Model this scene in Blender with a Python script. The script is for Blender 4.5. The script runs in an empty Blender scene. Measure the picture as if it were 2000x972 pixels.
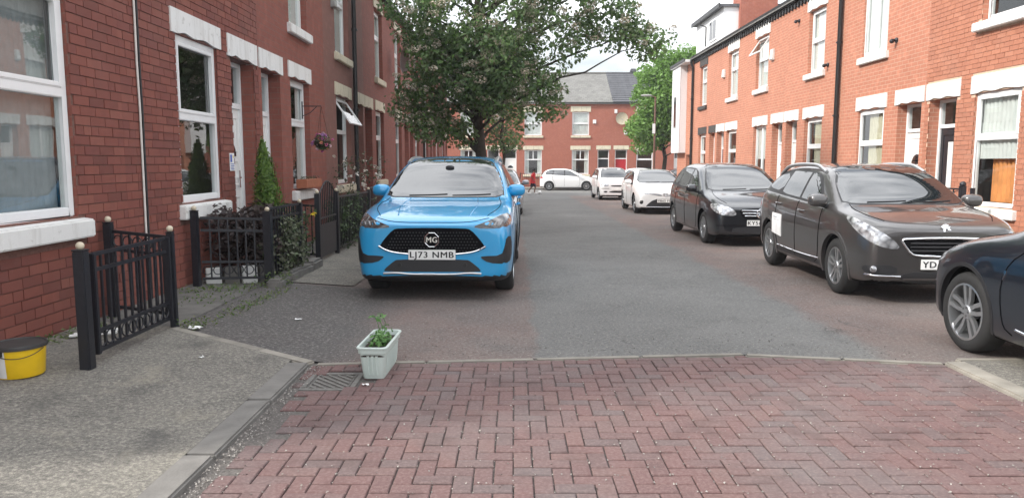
import bpy, bmesh, math, random
import numpy as np
from mathutils import Vector, Matrix
from mathutils.bvhtree import BVHTree
from mathutils.geometry import delaunay_2d_cdt

random.seed(7); rng = np.random.default_rng(7)
R = math.radians
scene = bpy.context.scene
col = scene.collection

# ------------------------------------------------------------------ camera
CAM_H = 1.52; PITCH = math.atan(168/1450.0)
cam_d = bpy.data.cameras.new('camera'); cam = bpy.data.objects.new('camera', cam_d); col.objects.link(cam)
cam_d.sensor_width = 36.0; cam_d.lens = 36.0*1450/2000; cam_d.clip_start = 0.05; cam_d.clip_end = 2000
cam.location = (0, 0, CAM_H); cam.rotation_euler = (math.pi/2-PITCH, 0, R(0.12))
scene.camera = cam

# ------------------------------------------------------------------ world: bright, mostly clouded sky
SUN_EL, SUN_AZ = R(37), R(-112)          # azimuth measured from +Y towards +X
w = bpy.data.worlds.new('World'); scene.world = w; w.use_nodes = True
nt = w.node_tree; nt.nodes.clear()
wo = nt.nodes.new('ShaderNodeOutputWorld'); bg = nt.nodes.new('ShaderNodeBackground')
sky = nt.nodes.new('ShaderNodeTexSky'); sky.sky_type = 'NISHITA'; sky.sun_disc = False
sky.sun_elevation = SUN_EL; sky.sun_rotation = SUN_AZ
sky.air_density = 1.2; sky.dust_density = 2.5; sky.ozone_density = 1.0
tc = nt.nodes.new('ShaderNodeTexCoord'); mp = nt.nodes.new('ShaderNodeMapping'); mp.inputs['Scale'].default_value = (1, 1, 2.2)
nz = nt.nodes.new('ShaderNodeTexNoise'); nz.inputs['Scale'].default_value = 2.3; nz.inputs['Detail'].default_value = 6; nz.inputs['Roughness'].default_value = .55
rp = nt.nodes.new('ShaderNodeValToRGB'); rp.color_ramp.elements[0].position = .37; rp.color_ramp.elements[1].position = .55
rp.color_ramp.elements[0].color = (.28, .28, .28, 1)
mx = nt.nodes.new('ShaderNodeMix'); mx.data_type = 'RGBA'
mx.inputs[7].default_value = (13.0, 13.2, 13.6, 1)
nt.links.new(tc.outputs['Generated'], mp.inputs['Vector']); nt.links.new(mp.outputs[0], nz.inputs['Vector'])
nt.links.new(nz.outputs['Fac'], rp.inputs[0]); nt.links.new(rp.outputs[0], mx.inputs[0])
sz = nt.nodes.new('ShaderNodeSeparateXYZ'); nt.links.new(tc.outputs['Generated'], sz.inputs[0])
zr = nt.nodes.new('ShaderNodeMapRange'); zr.inputs[1].default_value = 0; zr.inputs[2].default_value = 1; zr.inputs[3].default_value = .8; zr.inputs[4].default_value = 1.5   # a clouded sky is brighter overhead
nt.links.new(sz.outputs[2], zr.inputs[0])
cs = nt.nodes.new('ShaderNodeVectorMath'); cs.operation = 'SCALE'; cs.inputs[0].default_value = (13.0, 13.2, 13.6); nt.links.new(zr.outputs[0], cs.inputs['Scale']); nt.links.new(cs.outputs[0], mx.inputs[7])
nt.links.new(sky.outputs[0], mx.inputs[6]); nt.links.new(mx.outputs[2], bg.inputs[0])
bg.inputs[1].default_value = 0.12
nt.links.new(bg.outputs[0], wo.inputs[0])

# ------------------------------------------------------------------ sun (behind thin cloud)
sd = bpy.data.lights.new('sun', 'SUN'); sd.energy = 3.9; sd.angle = R(8); sd.color = (1, .95, .88)
so = bpy.data.objects.new('sun', sd); col.objects.link(so)
sdir = Vector((math.sin(SUN_AZ)*math.cos(SUN_EL), math.cos(SUN_AZ)*math.cos(SUN_EL), math.sin(SUN_EL)))
so.rotation_euler = sdir.to_track_quat('Z', 'Y').to_euler(); so.location = sdir*60

vs = scene.view_settings; vs.view_transform = 'Standard'; vs.look = 'None'; vs.gamma = 1; vs.exposure = 0.34
vs.use_curve_mapping = False

# ------------------------------------------------------------------ geometry of the place
XL, XR, YF = -3.7, 8.2, 56.0             # left, right and far house fronts
def gz(y): return -0.008*max(0.0, min(y, 70)-8)
def G(x, y):
    z = gz(y)
    if x < -1.55: z += (-1.55-x)*.065
    if x > 5.9: z += .07+(x-5.9)*.02
    return z
_c, _s = math.cos(PITCH), math.sin(PITCH)
def proj(x, y, z):
    h = CAM_H-z; zc = y*_c+h*_s
    if zc < .05: return None
    return 1003+1450*x/zc, 486+1450*(h*_c-y*_s)/zc, zc

# ------------------------------------------------------------------ materials
MATS = {}
def newmat(n):
    m = bpy.data.materials.new(n); m.use_nodes = True; MATS[n] = m
    return m, m.node_tree, m.node_tree.nodes['Principled BSDF']
def setp(p, **k):
    for a, b in k.items():
        a = a.replace('_', ' ')
        p.inputs[a].default_value = b
def mat(n, c, rough=.6, metal=0, var=.12, scale=12, bump=0, bscale=60, coat=0, spec=.5, ior=None, objvar=0, tint=0):
    """plain procedural material: colour broken up by two noises, optional fine bump"""
    m, t, p = newmat(n)
    setp(p, Roughness=rough, Metallic=metal, Coat_Weight=coat)
    p.inputs['Specular IOR Level'].default_value = spec
    if ior: p.inputs['IOR'].default_value = ior
    if coat: p.inputs['Coat Roughness'].default_value = .03
    N, Lk = t.nodes, t.links
    tc = N.new('ShaderNodeTexCoord')
    nz = N.new('ShaderNodeTexNoise'); nz.inputs['Scale'].default_value = scale; nz.inputs['Detail'].default_value = 5
    Lk.new(tc.outputs['Object'], nz.inputs['Vector'])
    mr = N.new('ShaderNodeMapRange'); mr.inputs[1].default_value = .25; mr.inputs[2].default_value = .75
    mr.inputs[3].default_value = 1-var; mr.inputs[4].default_value = 1+var
    Lk.new(nz.outputs['Fac'], mr.inputs[0])
    fac = mr.outputs[0]
    if objvar:
        oi = N.new('ShaderNodeObjectInfo'); m2 = N.new('ShaderNodeMapRange'); m2.inputs[3].default_value = 1-objvar; m2.inputs[4].default_value = 1+objvar
        Lk.new(oi.outputs['Random'], m2.inputs[0]); mm = N.new('ShaderNodeMath'); mm.operation = 'MULTIPLY'
        Lk.new(fac, mm.inputs[0]); Lk.new(m2.outputs[0], mm.inputs[1]); fac = mm.outputs[0]
    if tint:
        at = N.new('ShaderNodeAttribute'); at.attribute_name = 'tint'; m2 = N.new('ShaderNodeMapRange'); m2.inputs[3].default_value = 1-tint; m2.inputs[4].default_value = 1+tint
        Lk.new(at.outputs['Fac'], m2.inputs[0]); mm = N.new('ShaderNodeMath'); mm.operation = 'MULTIPLY'
        Lk.new(fac, mm.inputs[0]); Lk.new(m2.outputs[0], mm.inputs[1]); fac = mm.outputs[0]
    vm = N.new('ShaderNodeVectorMath'); vm.operation = 'SCALE'; vm.inputs[0].default_value = c[:3]
    Lk.new(fac, vm.inputs['Scale']); Lk.new(vm.outputs[0], p.inputs['Base Color'])
    if bump:
        n2 = N.new('ShaderNodeTexNoise'); n2.inputs['Scale'].default_value = bscale; n2.inputs['Detail'].default_value = 4
        Lk.new(tc.outputs['Object'], n2.inputs['Vector'])
        b = N.new('ShaderNodeBump'); b.inputs['Strength'].default_value = bump; b.inputs['Distance'].default_value = .01
        Lk.new(n2.outputs['Fac'], b.inputs['Height']); Lk.new(b.outputs[0], p.inputs['Normal'])
    return m

def ramp(t, src, stops):
    r = t.nodes.new('ShaderNodeValToRGB'); e = r.color_ramp.elements
    while len(e) < len(stops): e.new(.5)
    for i, (pos, c) in enumerate(stops):
        e[i].position = pos; e[i].color = (*c, 1) if len(c) == 3 else c
    t.links.new(src, r.inputs[0]); return r.outputs[0]
def noise(t, vec, scale, detail=5, rough=.5):
    n = t.nodes.new('ShaderNodeTexNoise'); n.inputs['Scale'].default_value = scale; n.inputs['Detail'].default_value = detail
    n.inputs['Roughness'].default_value = rough
    t.links.new(vec, n.inputs['Vector']); return n.outputs['Fac']
def mixc(t, fac, a, b, mode='MIX'):
    m = t.nodes.new('ShaderNodeMix'); m.data_type = 'RGBA'; m.blend_type = mode
    if isinstance(fac, (int, float)): m.inputs[0].default_value = fac
    else: t.links.new(fac, m.inputs[0])
    for s, i in ((a, 6), (b, 7)):
        if isinstance(s, tuple): m.inputs[i].default_value = (*s, 1)
        else: t.links.new(s, m.inputs[i])
    return m.outputs[2]
def geopos(t): return t.nodes.new('ShaderNodeNewGeometry').outputs['Position']
def math_(t, op, a, b=None, clamp=False):
    m = t.nodes.new('ShaderNodeMath'); m.operation = op; m.use_clamp = clamp
    for i, s in enumerate((a, b)):
        if s is None: continue
        if isinstance(s, (int, float)): m.inputs[i].default_value = s
        else: t.links.new(s, m.inputs[i])
    return m.outputs[0]
def bump(t, p, h, strength, dist=.01):
    b = t.nodes.new('ShaderNodeBump'); b.inputs['Strength'].default_value = strength; b.inputs['Distance'].default_value = dist
    t.links.new(h, b.inputs['Height']); t.links.new(b.outputs[0], p.inputs['Normal'])

# piece-by-piece brick: colour per object (parts) or per face attribute (joined bricks)
def brickpiece(n, cols, use_attr):
    m, t, p = newmat(n); setp(p, Roughness=.82)
    if use_attr:
        a = t.nodes.new('ShaderNodeAttribute'); a.attribute_name = 'tint'; src = a.outputs['Fac']
    else:
        src = t.nodes.new('ShaderNodeObjectInfo').outputs['Random']
    c = ramp(t, src, [(i/(len(cols)-1), k) for i, k in enumerate(cols)])
    g = geopos(t)
    f = noise(t, g, 9, 6, .6); c = mixc(t, math_(t, 'MULTIPLY', f, .5), c, tuple(x*.55 for x in cols[0]))
    f2 = ramp(t, noise(t, g, 1.3, 4), [(.5, (0, 0, 0)), (.75, (.45, .45, .45))])
    c = mixc(t, f2, c, tuple(x*.6+.03 for x in cols[-1]))
    t.links.new(c, p.inputs['Base Color']); bump(t, p, noise(t, g, 140, 4), .35, .004)
    return m
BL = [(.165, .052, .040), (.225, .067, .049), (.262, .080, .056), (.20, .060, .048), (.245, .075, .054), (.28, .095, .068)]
BR = [(.42, .165, .10), (.47, .19, .115), (.52, .215, .13), (.45, .18, .11), (.53, .23, .145)]  # paler than BL: sunlight and flare on the right-hand front put into the colour
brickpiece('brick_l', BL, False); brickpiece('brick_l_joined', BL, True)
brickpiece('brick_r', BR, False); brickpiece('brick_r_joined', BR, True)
PV = [(.108, .062, .060), (.130, .072, .068), (.115, .073, .071), (.138, .078, .071), (.104, .078, .077), (.122, .067, .064), (.130, .073, .069)]
def pavermat(n, use_attr):
    m, t, p = newmat(n); setp(p, Roughness=.85)
    if use_attr:
        a = t.nodes.new('ShaderNodeAttribute'); a.attribute_name = 'tint'; src = a.outputs['Fac']
    else: src = t.nodes.new('ShaderNodeObjectInfo').outputs['Random']
    c = ramp(t, src, [(i/(len(PV)-1), k) for i, k in enumerate(PV)])
    g = geopos(t)
    c = mixc(t, ramp(t, noise(t, g, .9, 5, .6), [(.48, (0, 0, 0)), (.68, (.7, .7, .7))]), c, (.125, .11, .108))
    c = mixc(t, ramp(t, noise(t, g, 55, 5, .7), [(.45, (0, 0, 0)), (.8, (.55, .55, .55))]), c, (.30, .22, .20))
    c = mixc(t, ramp(t, noise(t, g, 3.1, 5, .6), [(.52, (0, 0, 0)), (.72, (.6, .6, .6))]), c, (.07, .045, .042))
    t.links.new(c, p.inputs['Base Color']); bump(t, p, noise(t, g, 160, 5, .7), .4, .004)
pavermat('paver', False); pavermat('paver_joined', True)

def brickwall(n, c1, c2, mortar):
    """brickwork too far off to pick apart"""
    m, t, p = newmat(n); setp(p, Roughness=.85)
    tc = t.nodes.new('ShaderNodeTexCoord'); sx = t.nodes.new('ShaderNodeSeparateXYZ'); t.links.new(tc.outputs['Object'], sx.inputs[0])
    cx = t.nodes.new('ShaderNodeCombineXYZ'); t.links.new(math_(t, 'ADD', sx.outputs[0], sx.outputs[1]), cx.inputs[0]); t.links.new(sx.outputs[2], cx.inputs[1])
    b = t.nodes.new('ShaderNodeTexBrick'); b.inputs['Scale'].default_value = 1; b.inputs['Brick Width'].default_value = .233
    b.inputs['Row Height'].default_value = .084; b.inputs['Mortar Size'].default_value = .006; b.inputs['Mortar Smooth'].default_value = .2
    b.inputs['Bias'].default_value = 0
    b.inputs['Color1'].default_value = (*c1, 1); b.inputs['Color2'].default_value = (*c2, 1); b.inputs['Mortar'].default_value = (*mortar, 1)
    t.links.new(cx.outputs[0], b.inputs['Vector'])
    g = geopos(t)
    c = mixc(t, math_(t, 'MULTIPLY', noise(t, g, .8, 6, .6), .55), b.outputs['Color'], tuple(x*.62 for x in c1))
    c = mixc(t, ramp(t, noise(t, g, 6, 5), [(.5, (0, 0, 0)), (.8, (.4, .4, .4))]), c, tuple(min(1, x*1.35+.02) for x in c2))
    t.links.new(c, p.inputs['Base Color'])
    bump(t, p, math_(t, 'SUBTRACT', 1.0, b.outputs['Fac']), .5, .006)
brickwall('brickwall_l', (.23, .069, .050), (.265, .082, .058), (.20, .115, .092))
brickwall('brickwall_r', (.46, .18, .11), (.51, .21, .13), (.58, .40, .30))  # lightened like BR, the sunlit look is part of the colour
brickwall('brickwall_f', (.33, .105, .07), (.36, .12, .078), (.36, .17, .125))
brickwall('render_l', (.215, .095, .076), (.225, .10, .08), (.20, .11, .09))
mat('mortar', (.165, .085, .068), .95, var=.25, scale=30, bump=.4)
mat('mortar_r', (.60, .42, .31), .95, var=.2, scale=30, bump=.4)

def weathered(n, c, grime, amount):
    """painted stone: drip streaks and flaking"""
    m, t, p = newmat(n); setp(p, Roughness=.65); g = geopos(t)
    mp = t.nodes.new('ShaderNodeMapping'); mp.inputs['Scale'].default_value = (9, 9, 1.1); t.links.new(g, mp.inputs['Vector'])
    k = mixc(t, ramp(t, noise(t, mp.outputs[0], 1.0, 6, .65), [(.50, (0, 0, 0)), (.74, (amount,)*3)]), c, grime)
    k = mixc(t, ramp(t, noise(t, g, 7, 7, .7), [(.60, (0, 0, 0)), (.66, (amount*.9,)*3)]), k, tuple(x*.8 for x in grime))
    t.links.new(k, p.inputs['Base Color']); bump(t, p, noise(t, g, 16, 6, .7), .35, .008)
weathered('white_paint', (.74, .74, .72), (.42, .40, .36), .55)
weathered('cream_stone', (.60, .55, .42), (.30, .26, .19), .7)
mat('dark_stone', (.05, .045, .042), .7, var=.15)
mat('upvc', (.80, .81, .81), .28, var=.03)
mat('interior', (.10, .09, .08), .9)
mat('net', (.72, .72, .70), .95, var=.08, scale=6)
mat('blind_grey', (.27, .29, .30), .9, var=.1)
mat('cream_curtain', (.60, .54, .40), .95, var=.1)
mat('orange_cloth', (.75, .30, .10), .9, var=.35, scale=3)
mat('white_door', (.78, .78, .76), .35, var=.03)
mat('black_door', (.02, .022, .028), .3, var=.05)
mat('maroon_door', (.12, .012, .014), .35, var=.05)
mat('red_door', (.42, .02, .03), .35, var=.05)
mat('iron', (.012, .013, .018), .42, var=.25, scale=25, bump=.15, bscale=90)
mat('finial', (.55, .48, .36), .5, var=.15)
mat('plastic_black', (.018, .018, .02), .5, var=.1)
mat('rubber', (.022, .022, .022), .8, var=.15, bump=.2)
mat('chrome', (.75, .76, .78), .12, metal=1, var=.03)
mat('alloy', (.50, .51, .52), .32, metal=.85, var=.06)
mat('alloy_dark', (.22, .22, .225), .35, metal=.8, var=.06)
mat('void', (.004, .004, .005), .9, spec=.08)
mat('plate_white', (.78, .78, .76), .4, var=.03)
mat('plate_black', (.01, .01, .01), .5)
mat('concrete', (.165, .157, .145), .9, var=.22, scale=7, bump=.4, bscale=50)
mat('kerb_pale', (.24, .222, .19), .9, var=.25, scale=6, bump=.4, bscale=50, objvar=.12)
mat('bark', (.055, .045, .036), .95, var=.35, scale=14, bump=.8, bscale=22)
mat('gutter', (.012, .012, .013), .45, var=.2)
mat('rust_pole', (.13, .065, .045), .6, var=.25)
mat('box_white', (.70, .70, .68), .5)
mat('box_grey', (.30, .30, .29), .6)
mat('terracotta', (.36, .13, .07), .8, var=.15)
mat('pot_green', (.50, .57, .53), .5, var=.06, scale=5)
mat('soil', (.035, .025, .018), .95, var=.4, bump=.8)
mat('bucket_yellow', (.75, .48, .01), .4, var=.08)
mat('bucket_white', (.66, .66, .64), .45, var=.08)
mat('lid_black', (.035, .033, .032), .6, var=.35, scale=10)
mat('cast_iron', (.15, .143, .132), .7, var=.3, scale=20, bump=.3)
mat('sign_white', (.80, .80, .80), .4); mat('sign_blue', (.03, .10, .45), .4); mat('sign_yellow', (.8, .55, .05), .4); mat('sign_grey', (.30, .32, .36), .4)
mat('litter', (.80, .80, .78), .7)
mat('cladding', (.74, .75, .76), .5, var=.04)
mat('skin', (.16, .075, .045), .6); mat('hair', (.01, .008, .007), .6); mat('red_shirt', (.55, .025, .03), .8); mat('dark_shorts', (.03, .03, .05), .8)
mat('cable_white', (.65, .62, .58), .5); mat('dish', (.42, .37, .27), .6, var=.15)
mat('interior_car', (.02, .02, .022), .8)

def leafmat(n, cols, trans=.25, rough=.55):
    m, t, p = newmat(n); setp(p, Roughness=rough)
    a = t.nodes.new('ShaderNodeAttribute'); a.attribute_name = 'tint'
    c = ramp(t, a.outputs['Fac'], [(i/(len(cols)-1), k) for i, k in enumerate(cols)])
    t.links.new(c, p.inputs['Base Color'])
    tr = t.nodes.new('ShaderNodeBsdfTranslucent'); t.links.new(c, tr.inputs[0])
    ms = t.nodes.new('ShaderNodeMixShader'); ms.inputs[0].default_value = trans
    o = t.nodes['Material Output']
    t.links.new(p.outputs[0], ms.inputs[1]); t.links.new(tr.outputs[0], ms.inputs[2]); t.links.new(ms.outputs[0], o.inputs[0])
leafmat('leaf_dark', [(.075, .14, .05), (.11, .185, .07), (.14, .21, .09), (.14, .27, .065), (.18, .22, .12)], .48, .6)
leafmat('leaf_bright', [(.10, .20, .03), (.15, .29, .05), (.20, .36, .08), (.14, .26, .05)], .4)
leafmat('blossom', [(.46, .40, .30), (.56, .50, .40), (.40, .33, .24), (.70, .66, .57)], .3)
leafmat('leaf_purple', [(.030, .018, .018), (.045, .026, .024), (.055, .038, .03), (.035, .022, .022)], .15)
leafmat('leaf_shrub', [(.05, .065, .035), (.09, .10, .06), (.12, .13, .08), (.06, .09, .03)], .2)
leafmat('leaf_hedge', [(.03, .06, .02), (.05, .09, .03), (.08, .12, .05)], .2)
leafmat('leaf_conifer', [(.05, .11, .012), (.09, .17, .02), (.13, .21, .03)], .2)
leafmat('leaf_weed', [(.06, .12, .02), (.10, .16, .04), (.16, .17, .06)], .3)
leafmat('moss', [(.05, .06, .02), (.08, .08, .03), (.11, .10, .05)], .1)
leafmat('petal_white', [(.7, .7, .66), (.62, .58, .5)], .2)
leafmat('petal_mix', [(.75, .6, .1), (.6, .08, .2), (.35, .12, .45), (.8, .75, .7), (.7, .3, .5)], .2)
leafmat('petal_yellow', [(.75, .55, .02), (.8, .6, .05)], .2)
leafmat('leaf_pot', [(.06, .16, .03), (.10, .24, .05), (.16, .30, .10)], .3)

def carpaint(n, c, metal=.0, rough=.35):
    m, t, p = newmat(n); setp(p, Metallic=metal, Roughness=rough, Coat_Weight=1.0); p.inputs['Coat Roughness'].default_value = .015; p.inputs['Coat IOR'].default_value = 1.65
    g = t.nodes.new('ShaderNodeTexCoord').outputs['Object']
    f = noise(t, g, 4, 5); cc = mixc(t, math_(t, 'MULTIPLY', f, .12), c, tuple(x*.8+.02 for x in c))
    t.links.new(cc, p.inputs['Base Color'])
    bump(t, p, noise(t, g, 3, 2), .012, .01)
carpaint('paint_blue', (.008, .31, .62), .1); carpaint('paint_grey', (.058, .054, .053), .4); carpaint('paint_black', (.006, .007, .010), .2)
carpaint('paint_navy', (.006, .009, .016), .25); carpaint('paint_white', (.78, .78, .78)); carpaint('paint_silver', (.34, .36, .40), .7)
# car glass: dark tinted, strongly reflecting
m, t, p = newmat('car_glass'); setp(p, Roughness=.015, Base_Color=(.012, .015, .017, 1)); p.inputs['IOR'].default_value = 2.3
bump(t, p, noise(t, t.nodes.new('ShaderNodeTexCoord').outputs['Object'], 1.6, 2), .04, .01)
# headlamp
m, t, p = newmat('lamp_clear'); setp(p, Roughness=.12, Metallic=.55, Coat_Weight=1.0, Base_Color=(.55, .56, .58, 1))
v = t.nodes.new('ShaderNodeTexVoronoi'); v.inputs['Scale'].default_value = 15; t.links.new(t.nodes.new('ShaderNodeTexCoord').outputs['Object'], v.inputs['Vector'])
t.links.new(ramp(t, v.outputs['Distance'], [(0, (.75, .76, .78)), (.5, (.45, .46, .48)), (.9, (.12, .12, .13))]), p.inputs['Base Color'])
m, t, p = newmat('lamp_smoked'); setp(p, Roughness=.08, Metallic=.3, Coat_Weight=1.0)
v = t.nodes.new('ShaderNodeTexVoronoi'); v.inputs['Scale'].default_value = 7; t.links.new(t.nodes.new('ShaderNodeTexCoord').outputs['Object'], v.inputs['Vector'])
t.links.new(ramp(t, v.outputs['Distance'], [(0, (.25, .24, .24)), (.35, (.09, .085, .085)), (.8, (.03, .03, .032))]), p.inputs['Base Color'])
mat('lamp_red', (.30, .01, .012), .15, coat=1)
# window glass
m, t, p = newmat('window_glass'); t.nodes.remove(p)
tr = t.nodes.new('ShaderNodeBsdfTransparent'); tr.inputs[0].default_value = (.86, .90, .89, 1)
gl = t.nodes.new('ShaderNodeBsdfGlossy'); gl.inputs['Roughness'].default_value = .012
lw = t.nodes.new('ShaderNodeLayerWeight'); lw.inputs[0].default_value = .5
rf_ = math_(t, 'ADD', math_(t, 'MULTIPLY', math_(t, 'POWER', lw.outputs['Facing'], 3.5), .75), .11, True)
bb = t.nodes.new('ShaderNodeBump'); bb.inputs['Strength'].default_value = .06; bb.inputs['Distance'].default_value = .02
t.links.new(noise(t, t.nodes.new('ShaderNodeTexCoord').outputs['Object'], 1.3, 2), bb.inputs['Height']); t.links.new(bb.outputs[0], gl.inputs['Normal'])
ms = t.nodes.new('ShaderNodeMixShader'); t.links.new(rf_, ms.inputs[0]); t.links.new(tr.outputs[0], ms.inputs[1]); t.links.new(gl.outputs[0], ms.inputs[2])
t.links.new(ms.outputs[0], t.nodes['Material Output'].inputs[0])

# road surface: worn grey asphalt, red-dyed parking lanes on both sides
m, t, p = newmat('asphalt'); setp(p, Roughness=.9)
g = geopos(t); sx = t.nodes.new('ShaderNodeSeparateXYZ'); t.links.new(g, sx.inputs[0])
c = ramp(t, noise(t, g, .5, 6, .6), [(.3, (.105, .105, .10)), (.7, (.165, .163, .155))])
red = ramp(t, noise(t, g, 1.2, 6, .65), [(.3, (.130, .092, .082)), (.7, (.185, .130, .112))])
nx = math_(t, 'MULTIPLY', math_(t, 'SUBTRACT', noise(t, g, 1.1, 5, .7), .5), .5)
xx = math_(t, 'ADD', sx.outputs[0], nx)
f1 = math_(t, 'MULTIPLY', math_(t, 'SUBTRACT', .25, xx), 14, True)
f2 = math_(t, 'MULTIPLY', math_(t, 'SUBTRACT', xx, 2.85), 5, True)
far = math_(t, 'MULTIPLY', math_(t, 'SUBTRACT', 41.0, sx.outputs[1]), 2, True)
lane = math_(t, 'MULTIPLY', math_(t, 'MAXIMUM', f1, f2), far)
patchy = ramp(t, noise(t, g, .7, 5, .6), [(.25, (.35, .35, .35)), (.6, (1, 1, 1))])
c = mixc(t, math_(t, 'MULTIPLY', lane, patchy), c, red)
# dark newer asphalt beside the left footway
dk = math_(t, 'MULTIPLY', math_(t, 'SUBTRACT', -1.05, xx), 2.2, True)
dk = math_(t, 'MULTIPLY', dk, math_(t, 'MULTIPLY', math_(t, 'SUBTRACT', 9.0, sx.outputs[1]), 6, True))
c = mixc(t, math_(t, 'MULTIPLY', dk, .85), c, (.066, .064, .062))
c = mixc(t, ramp(t, noise(t, g, .23, 4), [(.45, (0, 0, 0)), (.62, (.3, .3, .3))]), c, (.075, .074, .072))
c = mixc(t, ramp(t, noise(t, g, 2.6, 6, .7), [(.52, (0, 0, 0)), (.70, (.45, .45, .45))]), c, (.06, .058, .056))
# fine cracks
vo = t.nodes.new('ShaderNodeTexVoronoi'); vo.feature = 'DISTANCE_TO_EDGE'; vo.inputs['Scale'].default_value = .55
wv = t.nodes.new('ShaderNodeVectorMath'); wv.operation = 'ADD'; nv = t.nodes.new('ShaderNodeTexNoise'); nv.inputs['Scale'].default_value = 2.2; nv.inputs['Detail'].default_value = 6
t.links.new(g, nv.inputs['Vector']); t.links.new(g, wv.inputs[0]); t.links.new(nv.outputs['Color'], wv.inputs[1]); t.links.new(wv.outputs[0], vo.inputs['Vector'])
ck = math_(t, 'MULTIPLY', ramp(t, vo.outputs['Distance'], [(.004, (1, 1, 1)), (.012, (0, 0, 0))]), ramp(t, noise(t, g, .45, 3), [(.54, (0, 0, 0)), (.64, (.5, .5, .5))]))
c = mixc(t, ck, c, (.035, .034, .033))
# stones and pits of the wearing course
c = mixc(t, ramp(t, noise(t, g, 34, 8, .85), [(.50, (0, 0, 0)), (.66, (.75, .75, .75))]), c, (.36, .345, .32))
c = mixc(t, ramp(t, noise(t, g, 27, 8, .85), [(.53, (0, 0, 0)), (.66, (.75, .75, .75))]), c, (.04, .04, .04))
t.links.new(c, p.inputs['Base Color']); bump(t, p, noise(t, g, 70, 6, .8), .7, .01)
# footway: trodden asphalt with pale chippings
m, t, p = newmat('footway'); setp(p, Roughness=.95)
g = geopos(t)
c = ramp(t, noise(t, g, 1.0, 7, .62), [(.30, (.088, .084, .077)), (.5, (.14, .132, .118)), (.70, (.205, .192, .162))])
c = mixc(t, ramp(t, noise(t, g, 42, 8, .88), [(.46, (0, 0, 0)), (.64, (.9, .9, .9))]), c, (.44, .41, .35))
c = mixc(t, ramp(t, noise(t, g, 34, 8, .88), [(.52, (0, 0, 0)), (.66, (.9, .9, .9))]), c, (.05, .047, .043))
c = mixc(t, ramp(t, noise(t, g, 2.2, 5, .6), [(.54, (0, 0, 0)), (.72, (.7, .7, .7))]), c, (.075, .072, .068))
c = mixc(t, ramp(t, noise(t, g, 1.7, 6, .7), [(.56, (0, 0, 0)), (.70, (.45, .45, .45))]), c, (.34, .31, .24))
t.links.new(c, p.inputs['Base Color']); bump(t, p, noise(t, g, 110, 6, .8), .9, .01)
mat('bed', (.11, .10, .092), .95, var=.45, scale=60, bump=.6, bscale=150)
mat('yard', (.12, .115, .105), .95, var=.35, scale=6, bump=.5, bscale=60)
mat('earth', (.10, .10, .07), .95, var=.3, scale=.3)
# roofs
def roofmat(n, base, row, width):
    m, t, p = newmat(n); setp(p, Roughness=.75)
    tc = t.nodes.new('ShaderNodeTexCoord'); sx = t.nodes.new('ShaderNodeSeparateXYZ'); t.links.new(tc.outputs['Object'], sx.inputs[0])
    cx = t.nodes.new('ShaderNodeCombineXYZ'); t.links.new(sx.outputs[0], cx.inputs[0]); t.links.new(sx.outputs[1], cx.inputs[1])
    b = t.nodes.new('ShaderNodeTexBrick'); b.inputs['Scale'].default_value = 1; b.inputs['Brick Width'].default_value = width; b.inputs['Row Height'].default_value = row
    b.inputs['Mortar Size'].default_value = .008
    b.inputs['Color1'].default_value = (*base, 1); b.inputs['Color2'].default_value = (*[x*1.5 for x in base], 1); b.inputs['Mortar'].default_value = (*[x*.4 for x in base], 1)
    t.links.new(cx.outputs[0], b.inputs['Vector'])
    c = mixc(t, ramp(t, noise(t, geopos(t), 1.5, 6, .7), [(.4, (0, 0, 0)), (.7, (.6, .6, .6))]), b.outputs['Color'], tuple(x*1.7 for x in base))
    t.links.new(c, p.inputs['Base Color']); bump(t, p, math_(t, 'SUBTRACT', 1.0, b.outputs['Fac']), .6, .01)
roofmat('slate', (.12, .118, .11), .22, .28); roofmat('tile_dark', (.065, .067, .075), .30, .30)

# ------------------------------------------------------------------ mesh helpers
def M_(m): return MATS[m] if isinstance(m, str) else m
def link(name, me, parent=None, mats=()):
    o = bpy.data.objects.new(name, me); col.objects.link(o)
    for m in mats: me.materials.append(M_(m))
    if parent: o.parent = parent
    return o
def inst(src, parent, loc=(0, 0, 0), rot=None, scale=None, name=None):
    o = src.copy(); col.objects.link(o); o.parent = parent; o.location = loc
    if rot is not None: o.rotation_euler = rot
    if scale is not None: o.scale = scale
    if name: o.name = name
    return o
def tag(o, label=None, cat=None, group=None, kind=None):
    if label: o['label'] = label
    if cat: o['category'] = cat
    if group: o['group'] = group
    if kind: o['kind'] = kind
    return o
def empty(name, loc=(0, 0, 0), rz=0, label=None, cat=None, group=None):
    o = bpy.data.objects.new(name, None); col.objects.link(o); o.location = loc; o.rotation_euler = (0, 0, rz); o.empty_display_size = .1
    return tag(o, label, cat, group)
def copy_tree(o, parent=None):
    c = o.copy(); col.objects.link(c); c.parent = parent
    for ch in list(o.children): copy_tree(ch, c)
    return c

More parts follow.
